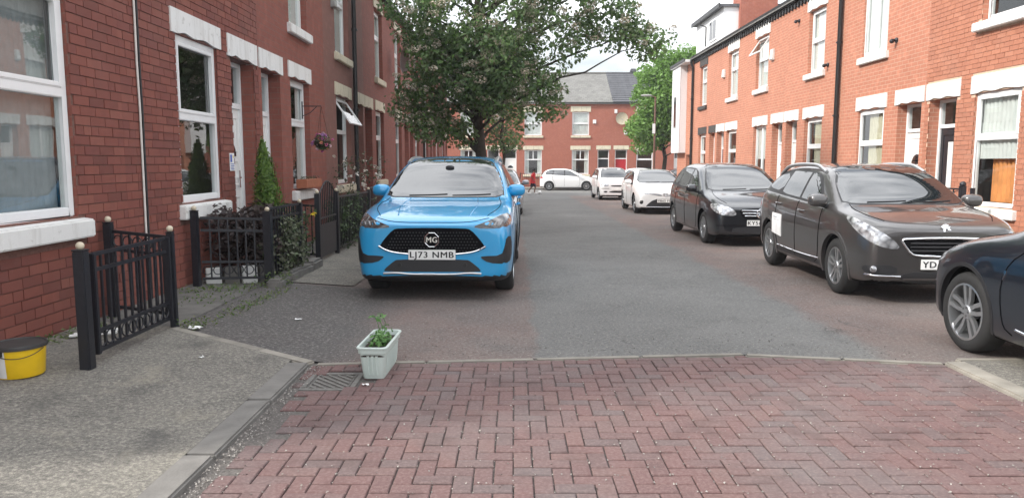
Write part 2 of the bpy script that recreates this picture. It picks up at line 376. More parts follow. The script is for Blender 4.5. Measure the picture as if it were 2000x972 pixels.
class MB:
    def __init__(s): s.v = []; s.f = []; s.m = []; s.tint = []
    def add(s, vs, fs, m=0):
        n = len(s.v); s.v += [tuple(v) for v in vs]; s.f += [tuple(i+n for i in f) for f in fs]; s.m += [m]*len(fs); return s
    def box(s, x0, x1, y0, y1, z0, z1, m=0, skip=''):
        vs = [(x0, y0, z0), (x1, y0, z0), (x1, y1, z0), (x0, y1, z0), (x0, y0, z1), (x1, y0, z1), (x1, y1, z1), (x0, y1, z1)]
        F = {'b': (0, 3, 2, 1), 't': (4, 5, 6, 7), 'f': (0, 1, 5, 4), 'r': (1, 2, 6, 5), 'k': (2, 3, 7, 6), 'l': (3, 0, 4, 7)}
        return s.add(vs, [F[k] for k in F if k not in skip], m)
    def quad(s, a, b, c, d, m=0): return s.add([a, b, c, d], [(0, 1, 2, 3)], m)
    def tube(s, pts, r, n=8, m=0, closed=False, cap=True):
        pts = [Vector(p) for p in pts]; k = len(pts)
        rs = r if isinstance(r, (list, tuple)) else [r]*k
        prev = None; vs = []
        for i, p in enumerate(pts):
            if closed: d = pts[(i+1) % k]-pts[i-1]
            else: d = pts[min(i+1, k-1)]-pts[max(i-1, 0)]
            d.normalize()
            if prev is None:
                up = Vector((0, 0, 1)) if abs(d.z) < .9 else Vector((1, 0, 0)); a = d.cross(up).normalized()
            else: a = (prev-d*prev.dot(d)).normalized()
            prev = a; b = d.cross(a)
            for j in range(n):
                t = 2*math.pi*j/n; vs.append(p+(a*math.cos(t)+b*math.sin(t))*rs[i])
        fs = []
        for i in range(k if closed else k-1):
            for j in range(n):
                i2 = (i+1) % k; j2 = (j+1) % n
                fs.append((i*n+j, i*n+j2, i2*n+j2, i2*n+j))
        if cap and not closed: fs += [tuple(range(n))[::-1], tuple((k-1)*n+j for j in range(n))]
        return s.add(vs, fs, m)
    def lathe(s, prof, n=24, c=(0, 0, 0), axis='z', m=0, sweep=2*math.pi, start=0, cap=False):
        vs = []; full = abs(sweep-2*math.pi) < 1e-6; k = n if full else n+1
        for i in range(k):
            t = start+sweep*i/n; ca, sa = math.cos(t), math.sin(t)
            for (r, z) in prof:
                if axis == 'z': vs.append((c[0]+r*ca, c[1]+r*sa, c[2]+z))
                elif axis == 'x': vs.append((c[0]+z, c[1]+r*ca, c[2]+r*sa))
                else: vs.append((c[0]+r*ca, c[1]+z, c[2]+r*sa))
        q = len(prof); fs = []
        for i in range(n):
            i2 = (i+1) % k
            for j in range(q-1): fs.append((i*q+j, i2*q+j, i2*q+j+1, i*q+j+1))
        return s.add(vs, fs, m)
    def prism(s, poly, d0, d1, plane='xz', m=0):
        n = len(poly)
        def P(p, d): return {'xz': (p[0], d, p[1]), 'yz': (d, p[0], p[1]), 'xy': (p[0], p[1], d)}[plane]
        vs = [P(p, d0) for p in poly]+[P(p, d1) for p in poly]
        fs = [tuple(range(n)), tuple(range(2*n-1, n-1, -1))]+[(i, i+n, (i+1) % n+n, (i+1) % n) for i in range(n)]
        return s.add(vs, fs, m)
    def sphere(s, c, r, n=12, k=8, m=0, e=1.0):
        r = r if isinstance(r, (tuple, list)) else (r, r, r)
        pw = lambda x: math.copysign(abs(x)**e, x)
        vs = []; 
        for i in range(k+1):
            ph = -math.pi/2+math.pi*i/k
            for j in range(n):
                th = 2*math.pi*j/n
                vs.append((c[0]+r[0]*pw(math.cos(ph))*pw(math.cos(th)), c[1]+r[1]*pw(math.cos(ph))*pw(math.sin(th)), c[2]+r[2]*pw(math.sin(ph))))
        fs = [(i*n+j, i*n+(j+1) % n, (i+1)*n+(j+1) % n, (i+1)*n+j) for i in range(k) for j in range(n)]
        return s.add(vs, fs, m)
    def build(s, name, mats, parent=None, smooth=None, bevel=0, recalc=True):
        if isinstance(mats, str): mats = [mats]
        me = bpy.data.meshes.new(name); me.from_pydata(s.v, [], s.f)
        for i, k in enumerate(s.m): me.polygons[i].material_index = k
        if recalc or bevel:
            bm = bmesh.new(); bm.from_mesh(me)
            bmesh.ops.remove_doubles(bm, verts=bm.verts, dist=1e-5)
            if recalc: bmesh.ops.recalc_face_normals(bm, faces=bm.faces)
            if bevel: bmesh.ops.bevel(bm, geom=[e for e in bm.edges if len(e.link_faces) == 2 and e.calc_face_angle(0) > .6], offset=bevel, segments=2, affect='EDGES', clamp_overlap=True)
            bm.to_mesh(me); bm.free()
        if smooth is not None:
            me.shade_smooth(); me.set_sharp_from_angle(angle=R(smooth))
        return link(name, me, parent, mats)

def sheet(name, xs, ys, zf, m, kind='structure', parent=None):
    b = MB(); nx = len(xs)
    vs = [(x, y, zf(x, y)) for y in ys for x in xs]
    fs = [(j*nx+i, j*nx+i+1, (j+1)*nx+i+1, (j+1)*nx+i) for j in range(len(ys)-1) for i in range(nx-1)]
    b.add(vs, fs); o = b.build(name, m, parent, recalc=False)
    if kind: tag(o, kind=kind)
    return o
def fr(a, b, step):
    n = max(1, int(math.ceil((b-a)/step))); return [a+(b-a)*i/n for i in range(n+1)]

# ------------------------------------------------------------------ ground, road, footways
sheet('ground', [-300, -20, -3.7, 0, 5.7, 8.2, 20, 300], [-200, 0, 8, 30, 56, 70, 400], lambda x, y: gz(y)-.16, 'earth')
YC0, YC1 = 42.5, 52.3
def kerbline(x):                                     # edge of the block paving, slightly bowed
    return 5.52+(x+1.5)*.088 if x < 1.84 else 5.815-(x-1.84)*.19
def leftedge(x): return 5.56-(x+1.5)*.56            # slanted end of the near left footway
# carriageway, following the end of the paving
b = MB(); xs = fr(-3.0, 5.9, .18)
ysr = [0, .02, .05, .1, .2, .35, .6, 1.0]
rows = []
for x in xs:
    y0 = kerbline(x) if x > -1.5 else leftedge(x)
    rows.append([y0+(9.0-y0)*k for k in ysr]+fr(9.0, YC0, 3)[1:])
k = len(rows[0]); vs = [(x, y, G(min(x, 5.9), y)) for x, r in zip(xs, rows) for y in r]
b.add(vs, [(i*k+j, (i+1)*k+j, (i+1)*k+j+1, i*k+j+1) for i in range(len(xs)-1) for j in range(k-1)])
tag(b.build('road', 'asphalt', recalc=False), kind='structure')
sheet('cross_road', fr(-40, 40, 4), fr(YC0, YC1, 2), lambda x, y: gz(y), 'asphalt')
# left near footway
b = MB(); xs = [XL-.1, -3.4, -3.0, -2.7, -2.4, -2.1, -1.85, -1.705]
vs = []; 
for x in xs:
    y1 = leftedge(x) if x > -2.95 else leftedge(-2.95)
    for q in range(12): y = -8+(y1+8)*q/11; vs.append((x, y, G(x, y)+.008))
b.add(vs, [(i*12+j, (i+1)*12+j, (i+1)*12+j+1, i*12+j+1) for i in range(len(xs)-1) for j in range(11)])
tag(b.build('footway', 'footway', recalc=False), kind='structure')
# yard strip beside the houses, and the footway along the parked cars
sheet('yard_ground', [XL-.05, -3.3, -2.95], fr(6.36, YC0, 1.5), lambda x, y: G(x, y)+.006, 'yard')
sheet('left_footway', [-2.95, -2.5, -2.2, -1.95], fr(8.95, YC0, 2), lambda x, y: G(x, y)+.012, 'footway')
sheet('right_footway', [5.95, 7, XR+.05], fr(7.2, YC0, 3), lambda x, y: gz(y)+.11, 'footway')
sheet('far_footway', fr(-40, 40, 5), [YC1+.15, YF+.1], lambda x, y: gz(y)+.11, 'footway')
sheet('right_paving', [3.42, 4.5, 6, XR+.1], fr(-8, 5.5, 1.5)+[5.6], lambda x, y: .02, 'footway')
sheet('right_apron', [5.9, 7, XR+.1], [5.6, 6.4, 7.2], lambda x, y: .012, 'footway')

# kerbs: every stone a piece of its own
kerb = tag(empty('kerb', (0, 0, 0)), kind='structure')
def stone(p, q, w, h, up, m='concrete', name='kerb_stone', gap=.006, top=0):
    p = Vector(p); q = Vector(q); d = (q-p); L_ = d.length; d.normalize(); n = Vector((-d.y, d.x, 0)).normalized()
    p = p+d*gap; q = q-d*gap
    b = MB(); vs = []
    for a in (p, q):
        for s_ in (0, w):
            for z in (-h, up): vs.append(a+n*s_+Vector((0, 0, z)))
    b.add(vs, [(0, 1, 3, 2), (4, 6, 7, 5), (0, 4, 5, 1), (2, 3, 7, 6), (1, 5, 7, 3), (0, 2, 6, 4)])
    o = b.build(name, m, kerb, bevel=.012); return o
for y in fr(-3.5, 5.5, .915)[:-1]:
    stone((-1.55, y, 0), (-1.55, y+.9, 0), .165, .14, .022+random.uniform(-.004, .004))
sl = [(x, leftedge(x)) for x in (-1.52, -2.0, -2.5, -2.95)]
for a, c in zip(sl, sl[1:]): stone((*a, G(*a)), (*c, G(*c)), .10, .12, .012, 'kerb_pale', name='edging_stone')
xs = fr(-1.5, 1.84, .84)+fr(1.84, 3.27, .72)[1:]
for a, c in zip(xs, xs[1:]): stone((a, kerbline(a)-.062, 0), (c, kerbline(c)-.062, 0), .075, .12, .008+random.uniform(-.002, .003), 'kerb_pale', name='edging_stone', gap=.003)
for y in fr(-3.5, 5.5, .915)[:-1]: stone((3.42, y, 0), (3.42, y+.9, 0), .16, .14, .03, 'kerb_pale')
for a, c in zip(fr(3.4, 5.9, .83), fr(3.4, 5.9, .83)[1:]): stone((a, 5.53, 0), (c, 5.53, 0), .08, .12, .026, 'kerb_pale', name='edging_stone')
for y in fr(7.2, 42, .915)[:-1]: stone((5.95, y, gz(y)), (5.95, y+.9, gz(y)), .13, .12, .12, 'concrete')
for x in fr(-14, 22, .95)[:-1]: stone((x, YC1, gz(YC1)), (x+.93, YC1, gz(YC1)), .14, .12, .12, 'concrete')

# block paving: herringbone of separate blocks
pav = sheet('block_paving', fr(-1.56, 3.43, .5), fr(-3, 5.5, .5)+[5.8], lambda x, y: -.014, 'bed')
def paver_mesh(w, l):
    g = .0028; c = .005; gy = .0052; x0, x1, y0, y1 = g, w-g, gy, l-gy
    b = MB(); b.add([(x0, y0, -.03), (x1, y0, -.03), (x1, y1, -.03), (x0, y1, -.03), (x0, y0, -c), (x1, y0, -c), (x1, y1, -c), (x0, y1, -c),
                     (x0+c, y0+c, 0), (x1-c, y0+c, 0), (x1-c, y1-c, 0), (x0+c, y1-c, 0)],
                    [(0, 1, 5, 4), (1, 2, 6, 5), (2, 3, 7, 6), (3, 0, 4, 7), (4, 5, 9, 8), (5, 6, 10, 9), (6, 7, 11, 10), (7, 4, 8, 11), (8, 9, 10, 11)])
    return b
U = .097
blocks = []
for i in range(-17, 37):
    for j in range(-26, 61):
        t_ = (i-j) % 4
        if t_ == 0: blocks.append((i*U, j*U, 2*U, U))
        elif t_ == 3: blocks.append((i*U, j*U, U, 2*U))
keep = []
for (x, y, w_, l_) in blocks:
    x0, x1, y0, y1 = max(x, -1.53), min(x+w_, 3.42), y, y+l_
    y1 = min(y1, min(kerbline(x0), kerbline(x1))-.035)
    if -1.47 < (x0+x1)/2 < -1.06 and 4.87 < (y0+y1)/2 < 5.30: continue
    if x1-x0 < .035 or y1-y0 < .035: continue
    if x0 < -1.46+.04*math.sin(y0*5) and y0 < 4.85: continue      # lost along the kerb under grit
    pr = proj((x0+x1)/2, (y0+y1)/2, 0)
    vis = pr and -40 < pr[0] < 2040 and pr[1] < 1000
    keep.append((pr[2] if vis else 1e3, x0, y0, x1-x0, y1-y0))
keep.sort()
ph = paver_mesh(1, 1)
protoH = paver_mesh(2*U, U).build('paver', 'paver', pav); protoV = paver_mesh(U, 2*U).build('paver', 'paver', pav)
usedH = usedV = False; jb = MB(); jt = []
for idx, (zc, x, y, w_, l_) in enumerate(keep):
    dz = random.uniform(-.003, .003); rz = random.uniform(-.012, .012)
    if idx < 300:
        H_ = w_ > l_; src = protoH if H_ else protoV
        first = (H_ and not usedH) or (not H_ and not usedV)
        o = src if first else inst(src, pav)
        if H_: usedH = True
        else: usedV = True
        o.location = (x, y, dz); o.rotation_euler = (random.uniform(-.006, .006), random.uniform(-.006, .006), rz)
        o.scale = (w_/(2*U if H_ else U), l_/(U if H_ else 2*U), 1)
    else:
        pm = paver_mesh(w_, l_); ca, sa = math.cos(rz), math.sin(rz)
        jb.add([(x+a*ca-b_*sa, y+a*sa+b_*ca, c+dz) for a, b_, c in pm.v], pm.f); jt += [random.random()]*len(pm.f)
o = jb.build('pavers', 'paver_joined', pav, recalc=False); tag(o, kind='stuff')
at = o.data.attributes.new('tint', 'FLOAT', 'FACE'); at.data.foreach_set('value', jt)

# ------------------------------------------------------------------ houses
def wall_cells(b, a0, a1, z0, z1, ops, m=0, y=0.0):
    As = sorted({a0, a1, *[v for o in ops for v in (o[0], o[1])]}); Zs = sorted({z0, z1, *[v for o in ops for v in (o[2], o[3])]})
    As = [v for v in As if a0 <= v <= a1]; Zs = [v for v in Zs if z0 <= v <= z1]
    for i in range(len(As)-1):
        for j in range(len(Zs)-1):
            ca, cz = (As[i]+As[i+1])/2, (Zs[j]+Zs[j+1])/2
            if any(o[0] < ca < o[1] and o[2] < cz < o[3] for o in ops): continue
            b.quad((As[i], y, Zs[j]), (As[i+1], y, Zs[j]), (As[i+1], y, Zs[j+1]), (As[i], y, Zs[j+1]), m)

def lintel(house, a0, a1, z0, z1, m, scallop=True, out=.022):
    poly = [(a0, z1), (a0, z0)]
    if scallop:
        n = 18
        for i in range(n+1):
            t = i/n; poly.append((a0+(a1-a0)*(.10+.80*t), z0+.020*min(1, 6*t, 6*(1-t))+.012*math.sin(4*math.pi*t-.6)*min(1, 6*t, 6*(1-t))))
    poly += [(a1, z0), (a1, z1)]
    b = MB(); b.prism(poly, -out, .10); o = b.build('lintel', m, house); return o
def sill(house, a0, a1, z0, z1, m, out=.10):
    b = MB(); b.add([(a0, -out, z0), (a1, -out, z0), (a1, -out, z1-.03), (a0, -out, z1-.03), (a0, .13, z0), (a1, .13, z0), (a1, .13, z1), (a0, .13, z1)],
                    [(0, 1, 2, 3), (3, 2, 6, 7), (0, 3, 7, 4), (1, 5, 6, 2), (0, 4, 5, 1), (4, 7, 6, 5)])
    return b.build('sill', m, house, bevel=.012)
def curtain(parent, a0, a1, z0, z1, y, m, name='curtain', amp=.018, waves=None):
    n = 40; waves = waves or (a1-a0)/.11; b = MB(); vs = []
    for i in range(n+1):
        t = i/n; a = a0+(a1-a0)*t; d = amp*math.sin(2*math.pi*waves*t)+.006*math.sin(17*t)
        vs += [(a, y+d, z0), (a, y+d*.6, z1)]
    b.add(vs, [(2*i, 2*i+2, 2*i+3, 2*i+1) for i in range(n)])
    return b.build(name, m, parent, smooth=60, recalc=False)
def window(house, a0, a1, z0, z1, y, split=.60, style='transom', cur=None, mfr='upvc', detail=True, open_top=False, blind=0):
    f = .072; zs = z0+(z1-z0)*split; d = .07
    b = MB(); b.box(a0, a0+f, y, y+d, z0, z1); b.box(a1-f, a1, y, y+d, z0, z1)
    b.box(a0+f, a1-f, y, y+d, z0, z0+f*1.1); b.box(a0+f, a1-f, y, y+d, z1-f, z1)
    if style in ('transom', 'mullion'): b.box(a0+f, a1-f, y-.006, y+d, zs-.04, zs+.045)
    mid = (a0+a1)/2
    if style == 'mullion':
        b.box(mid-.03, mid+.03, y+.002, y+d, zs+.045, z1-f)
    if style == 'twin': b.box(mid-.04, mid+.04, y-.004, y+d, z0+f*1.1, z1-f)
    o = b.build('window', mfr, house, bevel=.008 if detail else 0)
    def pane(p0, p1, q0, q1, yy=y+.035):
        g = MB(); g.quad((p0-.005, yy, q0-.005), (p1+.005, yy, q0-.005), (p1+.005, yy, q1+.005), (p0-.005, yy, q1+.005)); return g.build('pane', 'window_glass', o, recalc=False)
    def sash(p0, p1, q0, q1):
        w_ = .042; g = MB(); g.box(p0, p0+w_, y-.012, y+.03, q0, q1); g.box(p1-w_, p1, y-.012, y+.03, q0, q1); g.box(p0+w_, p1-w_, y-.012, y+.03, q0, q0+w_); g.box(p0+w_, p1-w_, y-.012, y+.03, q1-w_, q1)
        return g.build('sash', mfr, o, bevel=.006 if detail else 0)
    if style in ('transom', 'mullion'):
        pane(a0+f, a1-f, z0+f*1.1, zs-.04)
        if open_top:
            g = MB(); L_ = z1-f-zs-.045; w_ = .05; q = []
            A0, A1 = a0+f-.01, a1-f+.01
            g.box(A0, A0+w_, -.03, 0, -L_, 0); g.box(A1-w_, A1, -.03, 0, -L_, 0); g.box(A0+w_, A1-w_, -.03, 0, -L_, -L_+w_); g.box(A0+w_, A1-w_, -.03, 0, -w_, 0)
            s_ = g.build('sash', mfr, o); s_.location = (0, y-.01, z1-f); s_.rotation_euler = (R(-34), 0, 0)
            gg = MB(); gg.quad((A0+w_, y-.02, 0), (A1-w_, y-.02, 0), (A1-w_, y-.02, 0), (A0+w_, y-.02, 0))
            P = MB(); P.quad((A0+w_, -.015, -L_+w_), (A1-w_, -.015, -L_+w_), (A1-w_, -.015, -w_), (A0+w_, -.015, -w_)); pp = P.build('pane', 'window_glass', o, recalc=False)
            pp.location = s_.location; pp.rotation_euler = s_.rotation_euler
        elif style == 'mullion':
            pane(a0+f, mid-.03, zs+.045, z1-f); pane(mid+.03, a1-f, zs+.045, z1-f)
        else:
            if detail: sash(a0+f, a1-f, zs+.045, z1-f)
            pane(a0+f, a1-f, zs+.045, z1-f)
    elif style == 'twin':
        pane(a0+f, mid-.04, z0+f*1.1, z1-f); pane(mid+.04, a1-f, z0+f*1.1, z1-f)
    else: pane(a0+f, a1-f, z0+f*1.1, z1-f)
    yc = y+.075
    if cur == 'net': curtain(o, a0+.03, a1-.03, z0+.02, z1-.02, yc, 'net')
    elif cur == 'sides': 
        w_ = (a1-a0)*.26; curtain(o, a0+.03, a0+w_, z0+.02, z1-.02, yc, 'net'); curtain(o, a1-w_, a1-.03, z0+.02, z1-.02, yc, 'net')
    elif cur == 'cream': curtain(o, a0+.35, a1-.03, z0+.02, z1-.05, yc, 'cream_curtain')
    elif cur == 'blind': curtain(o, a0+.03, a1-.03, z0+.02, z1-.02, yc+.05, 'blind_grey', 'blind', .012, (a1-a0)/.09)
    elif cur == 'half': curtain(o, a0+.03, a1-.03, z0+(z1-z0)*.45, z1-.02, yc, 'net')
    elif cur == 'cafe':
        curtain(o, a0+.08, a1-.05, z0+(z1-z0)*.42, z0+(z1-z0)*.74, yc, 'net', amp=.012); curtain(o, a0+.08, a1-.05, z1-.52, z1-.06, yc+.01, 'net')
        curtain(o, a0+.30, a1-.06, z0+.08, z0+(z1-z0)*.60, yc+.10, 'orange_cloth', 'cloth')
    return o
def door(house, a0, a1, z0, z1, y, m='white_door', style='fan', fan=True):
    f = .06; ht = z0+2.02 if fan else z1-f
    b = MB(); b.box(a0, a0+f, y, y+.09, z0, z1); b.box(a1-f, a1, y, y+.09, z0, z1); b.box(a0+f, a1-f, y, y+.09, z1-f, z1)
    if fan: b.box(a0+f, a1-f, y, y+.09, ht, ht+.07)
    b.box(a0+f, a1-f, y+.03, y+.075, z0+.03, ht, 1)
    m2 = 1
    w_ = (a1-f)-(a0+f); x0 = a0+f; H_ = ht-z0
    # raised mouldings
    def mold(p0, p1, q0, q1): 
        t_ = .018
        for (A, B, C, D) in ((p0, p1, q0, q0+t_), (p0, p1, q1-t_, q1), (p0, p0+t_, q0+t_, q1-t_), (p1-t_, p1, q0+t_, q1-t_)): b.box(A, B, y+.018, y+.032, C, D, 1)
    if style == 'fan':
        mold(x0+w_*.14, x0+w_*.46, z0+.2, z0+.8); mold(x0+w_*.54, x0+w_*.86, z0+.2, z0+.8); mold(x0+w_*.14, x0+w_*.86, z0+.95, z0+1.3); mold(x0+w_*.14, x0+w_*.86, z0+1.42, ht-.12)
    else:
        mold(x0+w_*.12, x0+w_*.88, z0+.15, ht-.12)
    o = b.build('door', ['upvc', m], house)
    if fan:
        g = MB(); g.quad((x0, y+.04, ht+.07), (a1-f, y+.04, ht+.07), (a1-f, y+.04, z1-f), (x0, y+.04, z1-f)); g.build('pane', 'window_glass', o, recalc=False)
    if style == 'slot':
        g = MB(); g.box(x0+w_*.36, x0+w_*.56, y+.020, y+.034, z0+.5, z0+1.75); g.build('pane', 'net', o)
    if style == 'fan':
        g = MB(); c = ((x0+a1-f)/2, z0+1.36); pl = [(c[0]+.20*math.cos(t), c[1]+.20*math.sin(t)) for t in [math.pi*i/12 for i in range(13)]]
        g.prism(pl, y+.018, y+.034); g.build('pane', 'car_glass', o)
    g = MB(); g.box(a1-f-.12, a1-f-.085, y+.005, y+.03, z0+.92, z0+1.16); g.tube([(a1-f-.10, y-.01, z0+1.06), (a1-f-.20, y-.015, z0+1.06)], .010, 6)
    g.build('handle', 'chrome', o)
    return o

brick_protos = {}
def lay_bricks(wall, W_, z0, z1, holes, pm, origin, sgn_axis, nparts):
    """every brick of the front: the ones that show largest become parts, the rest one joined part"""
    ch, cl = .084, .233; g = .0045
    out = []
    nrow = int((z1-z0)/ch)
    for k in range(nrow):
        za, zb = z0+k*ch+g, z0+(k+1)*ch-g
        iv = [(0.0, W_)]
        for (p0, p1, q0, q1) in holes:
            if q0 < zb-.012 and q1 > za+.012:
                nv = []
                for (s0, s1) in iv:
                    if p1 <= s0 or p0 >= s1: nv.append((s0, s1)); continue
                    if p0 > s0: nv.append((s0, p0))
                    if p1 < s1: nv.append((p1, s1))
                iv = nv
        x = -cl*(.5 if k % 2 else 0)-(.03 if k % 3 == 0 else 0); hd = (k % 5 == 3)
        while x < W_:
            L_ = (cl if not hd else cl*.5) * 1.0
            if hd and random.random() < .45: L_ = cl
            a, c = x+g, x+L_-g
            for (s0, s1) in iv:
                p0, p1 = max(a, s0), min(c, s1)
                if p1-p0 > .03: out.append((p0, p1, za, zb))
            x += L_
    key = []
    for q in out:
        ca, cz = (q[0]+q[1])/2, (q[2]+q[3])/2
        wx, wy = origin[0], origin[1]+sgn_axis*ca; pr = proj(wx, wy, cz+origin[2])
        vis = pr and 0 < pr[0] < 2000 and 0 < pr[1] < 972
        key.append((pr[2]-10*(q[1]-q[0]) if vis else 1e3+random.random(), q))
    key.sort(key=lambda t_: t_[0])
    proto = MB(); proto.box(0, 1, 0, .02, 0, 1, skip='k')
    po = None; jb = MB(); jt = []
    for i, (kk, (p0, p1, q0, q1)) in enumerate(key):
        dy = -.0065+random.uniform(-.0022, .0022)
        if i < nparts and kk < 900:
            if po is None: po = proto.build('brick', pm, wall); o = po
            else: o = inst(po, wall)
            o.location = (p0, dy, q0+random.uniform(-.001, .001)); o.scale = (p1-p0, 1, q1-q0); o.rotation_euler = (random.uniform(-.006, .006), random.uniform(-.003, .003), random.uniform(-.006, .006))
        else:
            jb.box(p0, p1, dy, .012, q0, q1, skip='k'); jt += [random.random()]*5
    if jb.f:
        o = jb.build('bricks', pm+'_joined', wall, recalc=False); tag(o, kind='stuff')
        at = o.data.attributes.new('tint', 'FLOAT', 'FACE'); at.data.foreach_set('value', jt)

def house(label, origin, rz, W_, ops, wallm='brickwall_l', mortar=None, bricks=None, eaves=6.2, ridge=8.4, base=-.35, group=None, roof='slate', depth=8.0,
          lin='white_paint', dentil=False, gutter=True, detail=True, side=(False, False), name='terraced_house', sgn=1, ridge_d=4.0):
    """local frame: x along the front, y into the house, z up (world z, origin z = 0)"""
    h = empty(name, origin, rz, label, 'house', group)
    z0 = base-origin[2]
    Z = lambda z: z-origin[2]
    holes = [(o['a0'], o['a1'], Z(o['z0']), Z(o['z1'])) for o in ops]
    b = MB(); ym = .004 if bricks else 0
    wall_cells(b, 0, W_, z0, Z(eaves), holes, 0, ym)
    for o, (p0, p1, q0, q1) in zip(ops, holes):
        dp = o.get('dep', .13)
        rm = 2
        b.quad((p0, ym, q0), (p0, ym, q1), (p0, dp+.04, q1), (p0, dp+.04, q0), rm); b.quad((p1, ym, q0), (p1, dp+.04, q0), (p1, dp+.04, q1), (p1, ym, q1), rm)
        b.quad((p0, ym, q1), (p1, ym, q1), (p1, dp+.04, q1), (p0, dp+.04, q1), rm); b.quad((p0, ym, q0), (p0, dp+.04, q0), (p1, dp+.04, q0), (p1, ym, q0), 3 if o['t'] == 'd' else rm)
        D = 1.3 if o['t'] == 'w' else dp+.5
        e = .3 if o['t'] == 'w' else .0
        y0 = dp+.042
        b.quad((p0-e, y0, q0-e), (p0-e, D, q0-e), (p0-e, D, q1+e), (p0-e, y0, q1+e), 1); b.quad((p1+e, y0, q0-e), (p1+e, y0, q1+e), (p1+e, D, q1+e), (p1+e, D, q0-e), 1)
        b.quad((p0-e, D, q0-e), (p1+e, D, q0-e), (p1+e, D, q1+e), (p0-e, D, q1+e), 1); b.quad((p0-e, y0, q1+e), (p0-e, D, q1+e), (p1+e, D, q1+e), (p1+e, y0, q1+e), 1)
        b.quad((p0-e, y0, q0-e), (p1+e, y0, q0-e), (p1+e, D, q0-e), (p0-e, D, q0-e), 1)
    # gable / party walls and back
    for a, on in ((0, side[0]), (W_, side[1])):
        s_ = -.001 if a == 0 else .001
        if True:
            b.add([(a, ym, z0), (a, depth, z0), (a, depth, Z(eaves)), (a, ridge_d, Z(ridge)), (a, ym, Z(eaves))], [(0, 1, 2, 3, 4)], 0)
    b.quad((0, depth, z0), (W_, depth, z0), (W_, depth, Z(eaves)), (0, depth, Z(eaves)), 0)
    wl = b.build('wall', [mortar or wallm, 'interior', wallm, 'concrete'], h, recalc=False)
    if bricks:
        hb = []
        for o, q in zip(ops, holes):
            hb.append(q)
            if o.get('lin', True): hb.append((q[0]-.11, q[1]+.11, q[3]-.002, q[3]+o.get('lh', .26)))
            if o['t'] == 'w': hb.append((q[0]-.10, q[1]+.10, q[2]-.18, q[2]))
        lay_bricks(wl, W_, z0, Z(eaves)-.02, hb, bricks, origin, sgn, 300)
    # roof
    b = MB(); ov = .18; sl = (ridge-eaves)/ridge_d; th = .09; x0, x1 = (-.0, W_)
    for (ya, yb, za, zb) in ((-ov, ridge_d, Z(eaves)-sl*ov+.10, Z(ridge)+.10), (ridge_d, depth+ov, Z(ridge)+.10, Z(eaves)+.10)):
        b.add([(x0, ya, za), (x1, ya, za), (x1, yb, zb), (x0, yb, zb), (x0, ya, za-th), (x1, ya, za-th), (x1, yb, zb-th), (x0, yb, zb-th)],
              [(0, 1, 2, 3), (4, 7, 6, 5), (0, 4, 5, 1), (1, 5, 6, 2), (2, 6, 7, 3), (3, 7, 4, 0)])
    rf = b.build('roof', roof, h)
    b = MB(); b.tube([(0, ridge_d, Z(ridge)+.11), (W_, ridge_d, Z(ridge)+.11)], .10, 8); b.build('ridge_tile', roof, rf)
    if gutter:
        b = MB(); b.box(0, W_, -.085, -.004, Z(eaves)-.10, Z(eaves)+.02)
        b.add([(0, -.20, Z(eaves)+.03), (W_, -.20, Z(eaves)+.03), (W_, -.18, Z(eaves)-.045), (0, -.18, Z(eaves)-.045), (0, -.09, Z(eaves)-.045), (W_, -.09, Z(eaves)-.045), (W_, -.088, Z(eaves)+.03), (0, -.088, Z(eaves)+.03)],
              [(0, 1, 2, 3), (3, 2, 5, 4), (4, 5, 6, 7)])
        b.build('gutter', 'gutter', h)
    if dentil:
        n = int(W_/.23); pr = MB(); pr.prism([(0, 0), (.11, 0), (.11, -.10), (.055, -.17), (0, -.10)], -.06, -.003); po = None
        for i in range(n):
            if po is None: po = pr.build('bracket', 'gutter', h); q = po
            else: q = inst(po, h)
            q.location = (.06+i*W_/n, 0, Z(eaves)-.12)
    for o, (p0, p1, q0, q1) in zip(ops, holes):
        dp = o.get('dep', .13); lm = o.get('lm', lin)
        if o.get('lin', True): lintel(h, p0-.11, p1+.11, q1-.002, q1+o.get('lh', .26), lm, scallop=detail)
        if o['t'] == 'w':
            window(h, p0+.003, p1-.003, q0+.003, q1-.003, dp-.03, o.get('split', .6), o.get('style', 'transom'), o.get('cur'), detail=detail, open_top=o.get('open', False))
            sill(h, p0-.10, p1+.10, q0-.18, q0, o.get('sm', lm), out=o.get('so', .085))
        else:
            door(h, p0+.003, p1-.003, q0, q1-.003, dp, o.get('m', 'white_door'), o.get('ds', 'fan'))
    return h

def Wn(a0, a1, z0, z1, **k): return dict(t='w', a0=a0, a1=a1, z0=z0, z1=z1, **k)
def Dn(a0, a1, z0, z1, **k): return dict(t='d', a0=a0, a1=a1, z0=z0, z1=z1, dep=k.pop('dep', .19), **k)

# ---- left terrace (origin at the near end of each house, local x = world +Y)
def left(label, y0, y1, wins, doors, **k):
    ops = []
    for (a, b_, kw) in wins:
        kw = dict(kw); up = kw.pop('up', {}); 
        ops.append(Wn(a-y0, b_-y0, 1.07, 2.93, **kw))
        uu = dict(lm=kw.get('lm', k.get('lin', 'white_paint')), cur='net', lh=.24); uu.update(up)
        ops.append(Wn(a-y0+.03, b_-y0-.03, 3.82, 5.62, **uu))
    zb = G(XL, (y0+y1)/2)
    for (a, b_, kw) in doors: ops.append(Dn(a-y0, b_-y0, zb+.12, 2.90, lh=.28, **kw))
    return house(label, (XL, y0, zb), R(90), y1-y0, ops, base=-.6, eaves=6.1, group='left-hand brick terrace', **k)
HL = [2.95, 7.1, 10.97, 14.77, 18.62, 22.6, 26.6, 30.4, 34.2, 38.0, 41.8]
left('nearest left-hand brick house with the large white-framed window above the yellow bucket', HL[0], HL[1], [(5.12, 6.30, dict(cur='blind', split=.55, dep=.06))], [(3.2, 4.1, {})], mortar='mortar', bricks='brick_l', side=(True, False))
